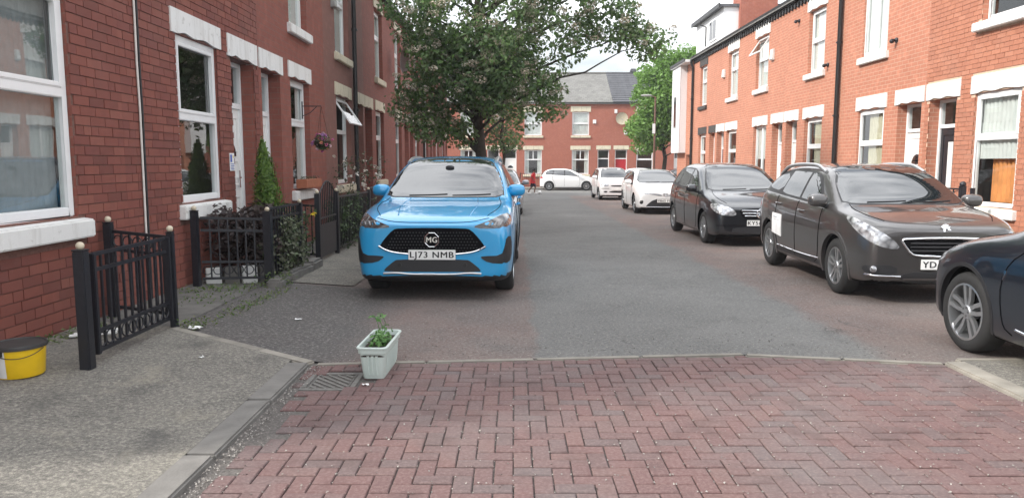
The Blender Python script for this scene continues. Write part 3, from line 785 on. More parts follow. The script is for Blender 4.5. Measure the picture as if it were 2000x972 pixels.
left('left-hand brick house behind the dark shrub, small notice on its wall', HL[1], HL[2], [(8.3, 9.45, dict(split=.52, dep=.06))], [(9.90, 10.78, {})], mortar='mortar', bricks='brick_l')
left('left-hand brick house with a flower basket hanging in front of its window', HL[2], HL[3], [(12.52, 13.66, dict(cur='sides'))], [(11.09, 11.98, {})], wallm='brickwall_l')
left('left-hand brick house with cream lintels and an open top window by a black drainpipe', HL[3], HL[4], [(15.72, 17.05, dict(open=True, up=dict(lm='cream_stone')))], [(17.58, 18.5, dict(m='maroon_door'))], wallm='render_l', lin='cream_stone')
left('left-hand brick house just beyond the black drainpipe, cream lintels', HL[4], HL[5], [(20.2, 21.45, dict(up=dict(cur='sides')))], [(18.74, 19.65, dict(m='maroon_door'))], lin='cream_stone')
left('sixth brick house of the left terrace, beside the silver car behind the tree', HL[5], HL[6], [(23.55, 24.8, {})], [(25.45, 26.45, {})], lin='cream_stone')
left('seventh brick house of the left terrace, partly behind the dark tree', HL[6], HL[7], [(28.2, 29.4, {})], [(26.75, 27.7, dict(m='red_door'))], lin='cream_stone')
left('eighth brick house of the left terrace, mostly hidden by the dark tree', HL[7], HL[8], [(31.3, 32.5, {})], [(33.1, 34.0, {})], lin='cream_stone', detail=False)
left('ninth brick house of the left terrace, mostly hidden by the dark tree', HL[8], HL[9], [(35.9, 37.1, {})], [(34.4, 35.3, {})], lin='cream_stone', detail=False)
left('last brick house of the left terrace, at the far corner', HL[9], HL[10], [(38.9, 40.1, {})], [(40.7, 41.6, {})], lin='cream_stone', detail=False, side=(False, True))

# ---- right terrace (origin at the far end of each house, local x = world -Y)
def right(label, y0, y1, wins, doors, lin='white_paint', **k):
    ops = []
    for (a, b_, kw) in wins:
        kw = dict(kw); up = kw.pop('up', {}); 
        kw.setdefault('lh', .31); ops.append(Wn(y1-b_, y1-a, .76, 2.74, **kw))
        uu = dict(lm=kw.get('lm', lin), cur='net', lh=.34); uu.update(up)
        ops.append(Wn(y1-b_+.04, y1-a-.04, 3.98, 5.66, **uu))
    zb = gz((y0+y1)/2)+.11
    for (a, b_, kw) in doors: ops.append(Dn(y1-b_, y1-a, zb+.10, 2.74, lh=.31, dep=.20, **kw))
    return house(label, (XR, y1, zb), R(-90), y1-y0, ops, wallm='brickwall_r', base=-.6, eaves=6.22, group='right-hand brick terrace', lin=lin, sgn=-1, dentil=True, **k)
HR = [11.0, 15.03, 18.92, 22.8, 26.62, 30.48, 34.4]
right('nearest right-hand brick house, curtained window with orange cloth and a black door', HR[0], HR[1], [(12.2, 13.43, dict(cur='cafe', dep=.07, up=dict(cur='half', so=.12)))], [(13.97, 14.88, dict(m='black_door', ds='slot'))], mortar='mortar_r', bricks='brick_r', side=(False, True))
right('right-hand brick house with a white door and a black drainpipe at its far end', HR[1], HR[2], [(16.68, 17.93, dict(cur='cream', dep=.08, up=dict(style='twin', dep=.07)))], [(15.17, 16.1, {})])
right('right-hand brick house just beyond the black drainpipe, two ground-floor openings', HR[2], HR[3], [(20.02, 21.22, dict(cur='cream', up=dict(style='transom', split=.5)))], [(21.77, 22.65, {})])
right('right-hand brick house with an open top-hung window upstairs', HR[3], HR[4], [(24.4, 25.7, dict(style='twin', cur='half', up=dict(open=True, style='transom', split=.55)))], [(22.95, 23.85, {})])
right('fifth brick house of the right terrace, white lintels, pale upstairs window', HR[4], HR[5], [(27.65, 28.95, dict(up=dict(style='transom')))], [(29.3, 30.3, dict(m='maroon_door'))])
right('sixth brick house of the right terrace with black lintels and sills', HR[5], HR[6], [(32.05, 33.25, dict(cur='sides', up=dict(lm='dark_stone', sm='dark_stone')))], [(30.6, 31.45, {})], lin='dark_stone')

# corner building at the end of the right terrace: brick below, white cladding box above, dormer
c0, c1 = 34.4, 37.5
zb = gz(36)+.11
ops = [Dn(1.9, 2.8, zb+.1, 2.0-.1, lin=False, dep=.2, m='maroon_door', ds='plain')]
cb = house('brick corner building with a white clad upper floor and a roof dormer', (XR, c1, zb), R(-90), c1-c0, ops, wallm='brickwall_r', base=-.6, eaves=6.2, group='right-hand brick terrace', gutter=False, side=(True, False), sgn=-1)
b = MB(); b.box(.05, 1.75, -.32, -.003, 2.0-zb, 6.05-zb); ob = b.build('cladding', 'cladding', cb)
for i in range(9):
    b = MB(); b.box(.04, 1.76, -.335, -.318, 2.05-zb+i*.44, 2.05-zb+i*.44+.425); b.build('panel', 'cladding', ob)
b = MB(); b.box(.55, 1.05, -.350, -.337, 3.2-zb, 4.7-zb); wdw = b.build('window', 'box_grey', cb); b = MB(); b.box(.60, 1.00, -.356, -.351, 3.26-zb, 4.64-zb); b.build('pane', 'car_glass', wdw)
b = MB(); b.box(-.05, c1-c0, -.42, -.004, 6.06-zb, 6.17-zb, 0); b.box(-.05, c1-c0, -.46, -.425, 6.10-zb, 6.22-zb, 1); b.build('fascia', ['cladding', 'gutter'], cb)
b = MB(); b.box(-.6, 4.2, .95, 4.0, 6.4-zb, 8.25-zb, 0); b.box(-.75, 4.3, .75, 4.1, 8.25-zb, 8.36-zb, 1); b.box(-.77, 4.32, .70, .745, 8.22-zb, 8.40-zb, 2); dm = b.build('dormer', ['cladding', 'tile_dark', 'gutter'], cb)
b = MB(); b.box(2.0, 3.2, .90, .949, 7.05-zb, 8.0-zb); wd = b.build('dormer_window', 'upvc', dm)
for q in (2.06, 2.64):
    b = MB(); b.box(q, q+.5, .892, .899, 7.12-zb, 7.93-zb); b.build('pane', 'car_glass', wd)
b = MB(); b.tube([(1.3, .66, 8.2-zb), (1.3, .66, 8.0-zb), (1.3, .93, 7.9-zb), (1.3, .93, 7.0-zb)], .035, 8); b.build('drainpipe', 'gutter', dm)

# chimney stacks belong to the roofs of their houses
def chimney(h, a0, a1, d0, d1, z0, z1, wallm, pots=2):
    rf = [c for c in h.children if c.name.startswith('roof')][0]
    o = h.location.z
    b = MB(); b.box(a0, a1, d0, d1, z0-o, z1-o, skip='b'); b.box(a0-.06, a1+.06, d0-.06, d1+.06, z1-.22-o, z1-.08-o); st = b.build('chimney', wallm, rf)
    for i in range(pots):
        t = (i+.5)/pots; b = MB(); b.lathe([(.13, 0), (.11, .1), (.10, .4), (.13, .42), (.13, .46), (.09, .46)], 12, ((a0+a1)/2, d0+(d1-d0)*t, z1-o)); b.build('chimney_pot', 'terracotta', rf)
houses_r = [o for o in col.objects if o.get('group') == 'right-hand brick terrace']
chimney(houses_r[5], .2, 1.35, 1.6, 3.2, 6.4, 9.6, 'brickwall_f', 3)
chimney(houses_r[2], .1, 1.0, 3.2, 4.9, 7.0, 9.6, 'brickwall_r', 4)
houses_l = [o for o in col.objects if o.get('group') == 'left-hand brick terrace']
for i in (1, 3, 5): chimney(houses_l[i], 3.2, 3.8, 3.2, 4.8, 7.0, 9.4, 'brickwall_l', 4)

# ---- far terrace, across the end of the street
def farh(label, x0, x1, wins, doors, roof='slate', **k):
    ops = []
    for (a, b_, kw) in wins:
        kw = dict(kw); up = kw.pop('up', {})
        ops.append(Wn(a-x0, b_-x0, .67, 2.48, lh=.30, cur=kw.pop('cur', 'sides'), style=kw.pop('style', 'mullion'), **kw))
        uu = dict(lh=.40, cur='net', split=.5); uu.update(up); ops.append(Wn(a-x0, b_-x0, 3.55, 5.28, **uu))
    for (a, b_, kw) in doors: ops.append(Dn(a-x0, b_-x0, gz(YF)+.16, 2.5, lh=.30, dep=.12, **kw))
    return house(label, (x0, YF, gz(YF)+.1), 0, x1-x0, ops, wallm='brickwall_f', base=-1, eaves=5.95, ridge=8.5, ridge_d=4.5, depth=9, lin='cream_stone', roof=roof, group='brick terrace across the end of the street', detail=True, **k)
farh('leftmost house of the far terrace, hidden behind the left-hand houses', -9.1, -4.98, [(-6.3, -5.1, {})], [(-8.6, -7.7, {})], side=(True, False))
farh('far terrace house showing left of the dark tree trunk', -4.98, -.88, [(-3.98, -2.78, {})], [(-1.97, -1.06, dict(m='black_door', ds='plain'))])
farh('far terrace house with a white fanlight door right of the tree trunk', -.88, 3.28, [(.81, 2.12, {})], [(-.70, .22, {})])
hf = farh('far terrace house behind the white side-on car, rough grey slate roof', 3.28, 7.37, [(4.36, 5.64, {})], [(6.29, 7.16, dict(m='black_door', ds='plain'))])
farh('far terrace house with a red door and a newer dark ribbed roof', 7.37, 11.5, [(9.19, 10.45, dict(style='transom', cur=None))], [(7.58, 8.5, dict(m='red_door', ds='plain'))], roof='tile_dark')
farh('rightmost house of the far terrace, behind the bright green tree', 11.5, 15.7, [(13.6, 14.8, {})], [(12.0, 12.9, {})], side=(False, True), roof='tile_dark')
# newer roof: ribbed tile courses one by one
rfh = [o for o in col.objects if o.get('group', '').startswith('brick terrace across')]
for h in rfh[4:6]:
    rf = [c for c in h.children if c.name.startswith('roof')][0]; oz = h.location.z; sl = (8.5-5.95)/4.5; po = None
    W_ = 4.13 if h is rfh[4] else 4.2
    for i in range(14):
        y = -.15+i*.325
        if po is None:
            b = MB(); b.add([(0.01, 0, .012), (W_-.01, 0, .012), (W_-.01, .33, .33*sl+.012), (.01, .33, .33*sl+.012), (.01, 0, .055), (W_-.01, 0, .055), (W_-.01, .33, .33*sl+.018), (.01, .33, .33*sl+.018)], [(4, 5, 6, 7), (0, 1, 5, 4), (0, 4, 7, 3), (1, 2, 6, 5)])
            po = b.build('tile_course', 'tile_dark', rf); q = po
        else: q = inst(po, rf)
        q.location = (0, y, 5.95-oz+sl*y+.10)
for h in rfh[:4]:
    pass
chimney(rfh[4], 2.0, 2.35, 4.3, 4.7, 8.2, 8.95, 'tile_dark', 0)

# ------------------------------------------------------------------ cars
def chaikin(pts, n=2, closed=True):
    pts = [Vector(p) for p in pts]
    for _ in range(n):
        out = []; k = len(pts)
        for i in range(k if closed else k-1):
            a, b_ = pts[i], pts[(i+1) % k]; out += [a*.75+b_*.25, a*.25+b_*.75]
        if not closed: out = [pts[0]]+out+[pts[-1]]
        pts = out
    return pts
def dens(pts, step, closed=True):
    out = []; k = len(pts)
    for i in range(k if closed else k-1):
        a, b_ = pts[i], pts[(i+1) % k]; n = max(1, int((b_-a).length/step))
        out += [a.lerp(b_, j/n) for j in range(n)]
    if not closed: out.append(pts[-1])
    return out

class Car:
    """local frame: x to the right-hand side as seen from in front of the bonnet facing +Y, y = distance from the front bumper minus half the length, z up"""
    def __init__(s, name, label, loc, yaw, P, group='parked cars'):
        s.P = P; s.L = P['L']; s.root = empty(name, loc, yaw, label, 'car', group); s.paint = P['paint']
        s.hull()
    def y(s, l): return l-s.L/2
    def rows(s):
        P = s.P; L, hw, H = P['L'], P['W']/2, P['H']; nz, cl, cz, rf, rr, clr = P['nose'], P['cowl'], P['cowlz'], P['rf'], P['rr'], P['clr']
        b0, b1, tz = cz-.06, P.get('belt', cz+.03), P.get('tailz', cz-.02); wr = P.get('wroof', .70)
        T = []
        T.append((0, .79*hw, clr+.09, nz-.11, nz-.045, .66*hw)); T.append((.035, .87*hw, clr+.05, nz-.075, nz+.0, .72*hw)); T.append((.12, .93*hw, clr+.02, nz-.025, nz+.04, .78*hw))
        for l in (.30, .60, .95):
            if l > cl-.15: continue
            t = (l-.12)/(cl-.12); e = 1-(1-t)**1.7; zt = nz+.045+(cz-nz-.045)*e; T.append((l, hw*(.965 if l < .5 else .992), clr, zt-.055, zt, hw*(.80+.05*t)))
        T.append((cl, hw, clr, b0, cz, .86*hw))
        zr = H-.045
        for t, f, wf in ((.33, .40, .83), (.70, .77, .765)):
            T.append((cl+(rf-cl)*t, hw, clr, b0+(b1-b0)*.1, cz+(zr-cz)*f, wf*hw))
        def belt(l): return b0+(b1-b0)*(l-cl)/(rr-cl)
        T.append((rf, hw, clr, belt(rf), zr, (wr+.02)*hw))
        for t, dz in ((.33, -.004), (.66, -.008)): T.append((rf+(rr-rf)*t, hw, clr, belt(rf+(rr-rf)*t), H+dz, wr*hw))
        T.append((rr-.06, .99*hw, clr+.01, b1, H-.06-P.get('drop', .03), (wr-.02)*hw))
        ge = P.get('ge', L-.16)                         # end of the rear glass
        T.append(((rr+ge)/2, .965*hw, clr+.03, b1-.01, (H-.09+tz)/2+.03, (wr+.03)*hw)); T.append((ge, .92*hw, clr+.05, tz-.10, tz, .68*hw))
        T.append((L-.05, .87*hw, clr+.08, tz-.20, tz-.10, .64*hw)); T.append((L, .78*hw, clr+.12, tz-.28, tz-.18, .58*hw))
        T.sort(); return T
    def hull(s):
        P = s.P; T = s.rows(); vs = []; fs = []
        for (l, w_, zb, zs, zt, wt) in T:
            y = s.y(l); h = zs-zb; cab = zt-zs
            half = [(0, zb), (.86*w_, zb), (.968*w_, zb+.05), (.995*w_, zb+.36*h), (w_, zb+.62*h), (w_*.985, zs-.09*(h/.8)), (w_*.945, zs),
                    (wt+(.945*w_-wt)*.10, zs+cab*.84), (wt*.86, zs+cab*.955), (wt*.45, zt-.006), (0, zt)]
            ring = [(x, y, z) for x, z in half]+[(-x, y, z) for x, z in half[-2:0:-1]]
            vs += ring
        n = 20
        for i in range(len(T)-1):
            for j in range(n): fs.append((i*n+j, i*n+(j+1) % n, (i+1)*n+(j+1) % n, (i+1)*n+j))
        for base, rev in ((0, 0), ((len(T)-1)*n, 1)):
            for j in range(10):
                a, b_, c, d = base+j, base+j+1, base+(20-j-1) % 20, base+(20-j) % 20
                f = [a, b_, c, d]; q = []
                for x in f:
                    if x not in q: q.append(x)
                fs.append(tuple(q) if rev else tuple(q[::-1]))
        me = bpy.data.meshes.new('hull'); me.from_pydata(vs, [], fs)
        bm = bmesh.new(); bm.from_mesh(me); bmesh.ops.recalc_face_normals(bm, faces=bm.faces)
        cr = bm.edges.layers.float.new('crease_edge')
        for e in bm.edges:
            a, b_ = e.verts[0].index, e.verts[1].index
            if a % n == b_ % n and a % n in (6, 14): e[cr] = .45
            if a % n == b_ % n and a % n in (1, 2, 18, 19): e[cr] = .3
            if a % n == b_ % n and a % n in (4, 16): e[cr] = .25
        bm.to_mesh(me); bm.free()
        tmp = bpy.data.objects.new('hull_tmp', me); col.objects.link(tmp)
        md = tmp.modifiers.new('s', 'SUBSURF'); md.levels = 2; md.render_levels = 2
        dg = bpy.context.evaluated_depsgraph_get(); dg.update()
        m1 = bpy.data.meshes.new_from_object(tmp.evaluated_get(dg))
        s.bvh = BVHTree.FromPolygons([v.co.copy() for v in m1.vertices], [tuple(p.vertices) for p in m1.polygons])
        # wheel wells
        r = P['wr']; hw = P['W']/2; cuts = []
        for l in (P['fo'], P['fo']+P['wb']):
            for sgn in (-1, 1):
                b = MB(); ra = r+.05; n2 = 36
                prof = [(s.y(l)+ra*math.cos(2*math.pi*i/n2), r+.01+ra*math.sin(2*math.pi*i/n2)) for i in range(n2)]
                x0, x1 = (hw-.34, hw+.3) if sgn > 0 else (-hw-.3, -hw+.34)
                b.prism(prof, x0, x1, 'yz'); c = b.build('cutter', 'void'); cuts.append(c)
                mb = tmp.modifiers.new('b', 'BOOLEAN'); mb.operation = 'DIFFERENCE'; mb.object = c; mb.solver = 'EXACT'
        dg = bpy.context.evaluated_depsgraph_get(); dg.update()
        m2 = bpy.data.meshes.new_from_object(tmp.evaluated_get(dg))
        bpy.data.objects.remove(tmp)
        for c in cuts: bpy.data.objects.remove(c)
        m2.materials.clear()
        mi = np.zeros(len(m2.polygons), dtype=np.int32)
        for p in m2.polygons:
            c = p.center
            for l in (P['fo'], P['fo']+P['wb']):
                d = math.hypot(c.y-s.y(l), c.z-r-.01)
                if d < r+.046 and abs(c.x) > hw-.36: mi[p.index] = 1
                elif abs(d-r-.05) < .004 and hw-.36 < abs(c.x) and abs(p.normal.x) < .25: mi[p.index] = 1
            if p.normal.z < -.7 and c.z < .35: mi[p.index] = 1
            if P.get('cladz') and c.z < P['cladz']: mi[p.index] = 2
        m2.polygons.foreach_set('material_index', mi)
        m2.shade_smooth(); m2.set_sharp_from_angle(angle=R(38))
        s.body = link('body', m2, s.root, [s.paint, 'void', 'plastic_black'])
        for k in range(4):
            l = P['fo']+(P['wb'] if k > 1 else 0); sgn = 1 if k % 2 else -1
            s.wheel(sgn, l)
    def cast(s, p, d):
        d = Vector(d).normalized(); h = s.bvh.ray_cast(Vector(p)-d*4, d, 8)
        if h[0] is None:
            h = s.bvh.find_nearest(Vector(p))
        return h[0], h[1]
    def patch(s, name, pts, d, m, off=.004, mirror=True, parent=None, smooth=2, step=.05, label=None, skirt=.012):
        """a panel shaped by its outline and laid on the body along direction d"""
        objs = []
        for sg in ((1, -1) if mirror else (1,)):
            dd = Vector((d[0]*sg, d[1], d[2])).normalized(); P3 = [Vector((p[0]*sg, s.y(p[1]), p[2])) for p in pts]
            up = Vector((0, 0, 1)) if abs(dd.z) < .9 else Vector((0, 1, 0)); e1 = dd.cross(up).normalized(); e2 = e1.cross(dd).normalized()
            q = [Vector((p.dot(e1), p.dot(e2))) for p in P3]; base = sum((p.dot(dd) for p in P3))/len(P3)
            q = chaikin(q, smooth); q = dens(q, step)
            xs_ = [v.x for v in q]; ys_ = [v.y for v in q]; inner = []
            def inside(x, y):
                c = False; k = len(q)
                for i in range(k):
                    a, b_ = q[i], q[i-1]
                    if (a.y > y) != (b_.y > y) and x < (b_.x-a.x)*(y-a.y)/(b_.y-a.y)+a.x: c = not c
                return c
            x = min(xs_)+step*.5
            while x < max(xs_):
                y = min(ys_)+step*.5
                while y < max(ys_):
                    if inside(x, y) and min((v-Vector((x, y))).length for v in q) > step*.4: inner.append(Vector((x, y)))
                    y += step
                x += step
            nb = len(q)
            res = delaunay_2d_cdt(q+inner, [], [list(range(nb))], 1, 1e-5)
            v2, fs = res[0], [list(f) for f in res[2]]
            vs = []
            nn = []
            for v in v2:
                loc, nr = s.cast(e1*v.x+e2*v.y+dd*base, dd)
                if nr.dot(dd) > 0: nr = -nr
                vs.append(loc+nr*off); nn.append(nr)
            b = MB(); b.add(vs, fs)
            # skirt so that the panel has an edge
            cnt = {}
            for f in fs:
                for i in range(len(f)):
                    e = (f[i], f[(i+1) % len(f)]); cnt[tuple(sorted(e))] = cnt.get(tuple(sorted(e)), [])+[e]
            bd = [v[0] for v in cnt.values() if len(v) == 1]
            for (a, c) in bd: b.add([vs[a], vs[c], vs[c]-nn[c]*skirt, vs[a]-nn[a]*skirt], [(1, 0, 3, 2)])
            me_o = b.build(name, m, parent or s.root, smooth=40)
            if label: me_o['label'] = label
            objs.append(me_o)
        return objs
    def line(s, name, pts, d, m, r=.004, mirror=True, parent=None, closed=False, off=.001, smooth=2, n=6):
        for sg in ((1, -1) if mirror else (1,)):
            dd = Vector((d[0]*sg, d[1], d[2])); P3 = dens(chaikin([(p[0]*sg, s.y(p[1]), p[2]) for p in pts], smooth, closed), .05, closed)
            out = []
            for p in P3:
                loc, nr = s.cast(p, dd)
                if nr.dot(dd) > 0: nr = -nr
                out.append(loc+nr*off)
            b = MB(); b.tube(out, r, n, closed=closed); o = b.build(name, m, parent or s.root, smooth=60)
        return o
    def wheel(s, sgn, l):
        P = s.P; r = P['wr']; wd = P.get('tw', .205); hw = P['W']/2; rr_ = r*P.get('rim', .66); st = P.get('spokes', ('five', 5))
        xo = hw-.035
        w_ = empty('wheel', (sgn*(xo-wd/2), s.y(l), r)); w_.parent = s.root
        pr = [(rr_*.97, -wd/2+.01), (rr_+.01, -wd/2), (r*.90, -wd/2), (r*.97, -wd/2+.02), (r, -wd/2+.05), (r, wd/2-.05), (r*.97, wd/2-.02), (r*.90, wd/2), (rr_+.012, wd/2-.002), (rr_*.98, wd/2-.012)]
        b = MB(); b.lathe(pr, 40, axis='x'); b.build('tyre', 'rubber', w_, smooth=50)
        o = wd/2*sgn; f = sgn
        b = MB()
        b.lathe([(rr_+.004, f*(wd/2-.006)), (rr_-.012, f*(wd/2-.004)), (rr_*.93, f*(wd/2-.035)), (rr_*.90, f*(wd/2-.13))], 40, axis='x', m=0)
        b.lathe([(rr_*.90, f*(wd/2-.13)), (0, f*(wd/2-.13))], 40, axis='x', m=1)
        b.lathe([(.0, f*(wd/2-.012)), (.05, f*(wd/2-.013)), (.062, f*(wd/2-.03)), (.062, f*(wd/2-.10))], 20, axis='x', m=0)
        kind, ns = st
        R1 = rr_*.955
        for i in range(ns):
            th = 2*math.pi*i/ns+.3
            def pt(rad, ang, x): return (x, rad*math.cos(ang), rad*math.sin(ang))
            offs = [0] if kind == 'five' else [-.17, .17]
            for of in offs:
                a0, a1 = th+of*1.6, th+of
                h0, h1 = (.30, .17) if kind == 'five' else (.22, .085)
                if kind == 'multi': h0, h1 = .12, .07; 
                x0, x1 = f*(wd/2-.022), f*(wd/2-.014)
                vs = [pt(.05, a0-h0*1.3, x0), pt(.05, a0+h0*1.3, x0), pt(R1*.55, a0-h0*.62, x0), pt(R1*.55, a0+h0*.62, x0), pt(R1, a1-h1, x1), pt(R1, a1+h1, x1)]
                vs += [(x-f*.028, y, z) for x, y, z in vs]
                b.add(vs, [(0, 1, 3, 2), (2, 3, 5, 4), (0, 2, 8, 6), (2, 4, 10, 8), (1, 7, 9, 3), (3, 9, 11, 5), (4, 5, 11, 10)], 2)
        for i in range(5):
            th = 2*math.pi*i/5; b.lathe([(.008, f*(wd/2-.010)), (.009, f*(wd/2-.02))], 8, (0, .034*math.cos(th), .034*math.sin(th)), 'x', 1)
        b.build('rim', ['alloy', 'void', P.get('alloy', 'alloy')], w_, smooth=40)
    def glazing(s):
        P = s.P; cl, cz, rf, rr, H, hw = P['cowl'], P['cowlz'], P['rf'], P['rr'], P['H'], P['W']/2
        b0, b1 = cz-.06, P.get('belt', cz+.03)
        def belt(l): return b0+(b1-b0)*max(0, (l-cl))/(rr-cl)
        def top(l):
            T = s.rows()
            for i in range(len(T)-1):
                if T[i][0] <= l <= T[i+1][0]:
                    t = (l-T[i][0])/(T[i+1][0]-T[i][0]); zs = T[i][3]+(T[i+1][3]-T[i][3])*t; zt = T[i][4]+(T[i+1][4]-T[i][4])*t; return zs+(zt-zs)*.77
        x = hw; g = .035; tl, te = rf+.14, rr-.10
        lb, lc = P['lb'], P['lc']; re_ = P.get('qe', rr+.02)
        fl = cl+.40
        outl = [(x, fl-.02, belt(fl)+.012), (x, fl-.02, belt(fl)+.016), (x, (fl+tl)/2-.05, (belt(fl)+top(tl))/2+.03), (x, tl-.03, top(tl)+.02), (x, (tl+te)/2, top((tl+te)/2)+.022), (x, te, top(te)+.016), (x, re_+.04, belt(rr)+.10), (x, re_, belt(rr)+.015), (x, re_, belt(rr)+.012)]
        s.patch('window_surround', outl, (-1, 0, 0), 'plastic_black', .002, smooth=1)
        tp = lambda l: top(l)-.006
        bl = lambda l: belt(l)+.04
        s.patch('front_side_window', [(x, fl+.07, bl(fl)), (x, fl+.09, bl(fl)), (x, (fl+tl)/2+.03, (bl(fl)+tp(tl))/2+.03), (x, tl+.06, tp(tl)), (x, tl+.08, tp(tl)), (x, lb-g, tp(lb)), (x, lb-g, tp(lb)-.01), (x, lb-g, bl(lb)), (x, lb-g-.01, bl(lb))], (-1, 0, 0), 'car_glass', .005, smooth=1)
        s.patch('rear_side_window', [(x, lb+g, bl(lb)), (x, lb+g, bl(lb)+.01), (x, lb+g, tp(lb)), (x, lb+g+.01, tp(lb)), (x, lc-g, tp(min(lc, te))), (x, lc-g+.01, tp(min(lc, te))-.02), (x, lc+.02, bl(lc)+.08), (x, lc, bl(lc))], (-1, 0, 0), 'car_glass', .005, smooth=1)
        if re_-lc > .22:
            s.patch('quarter_window', [(x, lc+.05, bl(lc)+.02), (x, lc+.02, tp(min(lc, te))-.03), (x, te-.03, tp(te)-.03), (x, re_-.03, bl(rr)+.07), (x, re_-.08, bl(rr)+.02)], (-1, 0, 0), 'car_glass', .005, smooth=1)
        # windscreen and rear window
        zr = H-.045
        def wx(z):                                            # half-width of the screen at height z
            t = max(0, min(1, (z-cz)/(zr-cz)))
            for k in range(88, 50, -1):
                h = s.bvh.ray_cast(Vector((k/100*hw, s.y(.5)-4, z)), Vector((0, 1, 0)), 9)
                if h[0] is not None and h[1].y < -.30: return min(k/100*hw-.016, hw*(.815-.135*t))
            return hw*.6
        z0, z1 = cz+.026, cz+(zr-cz)*.93
        zz = [z0+(z1-z0)*i/5 for i in range(6)]
        pts = [(wx(z), .5, z) for z in zz]; pts = pts+[(wx(z1)*.5, .5, z1+.022), (0, .5, z1+.028), (-wx(z1)*.5, .5, z1+.022)]+[(-p[0], .5, p[2]) for p in pts[::-1]]+[(-hw*.4, .5, z0-.004), (0, .5, z0-.006), (hw*.4, .5, z0-.004)]
        big = [(p[0]*1.025, .5, p[2]+(.012 if p[2] > (z0+z1)/2 else -.008)) for p in pts]
        s.patch('windscreen_seal', big, (0, 1, -.0), 'plastic_black', .002, mirror=False, smooth=1)
        s.patch('windscreen', pts, (0, 1, -.0), 'car_glass', .005, mirror=False, smooth=1)
        tz = P.get('tailz', cz-.02)
        pts = [(hw*.62, s.L-.5, tz+.06), (hw*.58, s.L-.5, H-.22), (0, s.L-.5, H-.17), (-hw*.58, s.L-.5, H-.22), (-hw*.62, s.L-.5, tz+.06), (0, s.L-.5, tz+.04)]
        s.patch('rear_window', pts, (0, -1, 0), 'car_glass', .005, mirror=False)
        s.patch('tail_light', [(hw*.95, s.L-.1, tz-.06), (hw*.60, s.L, tz-.05), (hw*.62, s.L, tz-.22), (hw*.95, s.L-.1, tz-.24)], (-.35, -1, 0), 'lamp_red', .006)
        # wipers, mirrors, handles, seams
        for sg, xa in ((1, .08), (1, -.52)):
            o = s.line('wiper', [(xa*hw+.02, .5, cz+.034), (xa*hw+.3, .5, cz+.038), (xa*hw+.55*hw, .5, cz+.048)], (0, 1, 0), 'plastic_black', .006, mirror=False, off=.010)
        ml = cl+P.get('ml', .42); mz = belt(ml)+.075+P.get('mdz', 0); mo = P.get('mo', .08)
        for sg in (1, -1):
            b = MB(); b.sphere((sg*(hw+mo), s.y(ml), mz+.02), (.115, .085, .078), 16, 10, e=.72)
            o = b.build('wing_mirror', P.get('mirror', s.paint), s.root, smooth=60)
            b = MB(); b.tube([(sg*(hw-.06), s.y(ml), mz-.055), (sg*(hw+mo-.05), s.y(ml), mz-.03)], .03, 8); b.build('mirror_arm', 'plastic_black', o, smooth=60)
            b = MB(); b.sphere((sg*(hw+mo), s.y(ml)+.062, mz+.02), (.095, .03, .062), 14, 8, e=.7); b.build('mirror_glass', 'car_glass', o, smooth=60)
        for lh in (lb-.20, lc-.02):
            for sg in (1, -1):
                loc, nr = s.cast((sg*hw, s.y(lh), belt(lh)-.11), (-sg, 0, 0))
                b = MB(); b.tube([loc+Vector((-.0*sg, -.10, 0)), loc+Vector((sg*.03, -.07, .004)), loc+Vector((sg*.032, .07, .006)), loc+Vector((0, .10, .006))], .012, 8)
                b.build('door_handle', P.get('handle', s.paint), s.root, smooth=60)
        zb = P['clr']+.10; fr_ = P['fo']+P['wr']+.12
        ls = P['fo']+P['wb']-P['wr']-.10
        s.line('door_seam', [(x, fl-.06, belt(fl)-.01), (x, fr_+.02, .75), (x, fr_+.04, zb+.05), (x, fr_+.16, zb)], (-1, 0, 0), 'void', .005)
        s.line('door_seam', [(x, lb, belt(lb)), (x, lb+.02, .7), (x, lb+.01, zb)], (-1, 0, 0), 'void', .005)
        s.line('door_seam', [(x, lc+.08, belt(lc)), (x, lc+.10, .85), (x, ls+.14, .70), (x, ls, .45), (x, ls-.04, zb)], (-1, 0, 0), 'void', .005)
        s.line('bonnet_seam', [(hw*.75, cl-.02, 2), (hw*.80, cl*.7, 2), (hw*.78, cl*.4, 2), (hw*.66, .19, 2)], (0, 0, -1), 'void', .004)
    def arches(s, m='plastic_black', wdt=.055, out=.006):
        P = s.P; r = P['wr']+.048
        for l in (P['fo'], P['fo']+P['wb']):
            for sg in (1, -1):
                b = MB(); vs = []; n = 26
                for i in range(n+1):
                    t = math.pi*(-.10+1.20*i/n); 
                    for rad in (r-.012, r+wdt):
                        p = Vector((sg*P['W']/2, s.y(l)+rad*math.cos(t), P['wr']+.01+rad*math.sin(t)))
                        zc = max(p.z, P['clr']+.05); loc, nr = s.cast((p.x, p.y, zc), (-sg, 0, 0))
                        vs.append((sg*(abs(loc.x)+out if loc else P['W']/2), p.y, p.z))
                # keep the inner ring as far out as the outer ring
                vv = []
                for i in range(n+1):
                    o_ = vs[2*i+1]; i_ = vs[2*i]; xo = max(abs(o_[0]), abs(i_[0])) if abs(abs(o_[0])-abs(i_[0])) < .08 else abs(o_[0])
                    vv += [(sg*xo, i_[1], i_[2]), (sg*xo, o_[1], o_[2]), (sg*(xo-.05), i_[1], i_[2]), (sg*(xo-.03), o_[1], o_[2])]
                fs = []
                for i in range(n):
                    a = 4*i; c = 4*i+4; fs += [(a, a+1, c+1, c), (a+2, a, c, c+2), (a+1, a+3, c+3, c+1)]
                b.add(vv, fs); b.build('arch_trim', m, s.root, smooth=50)
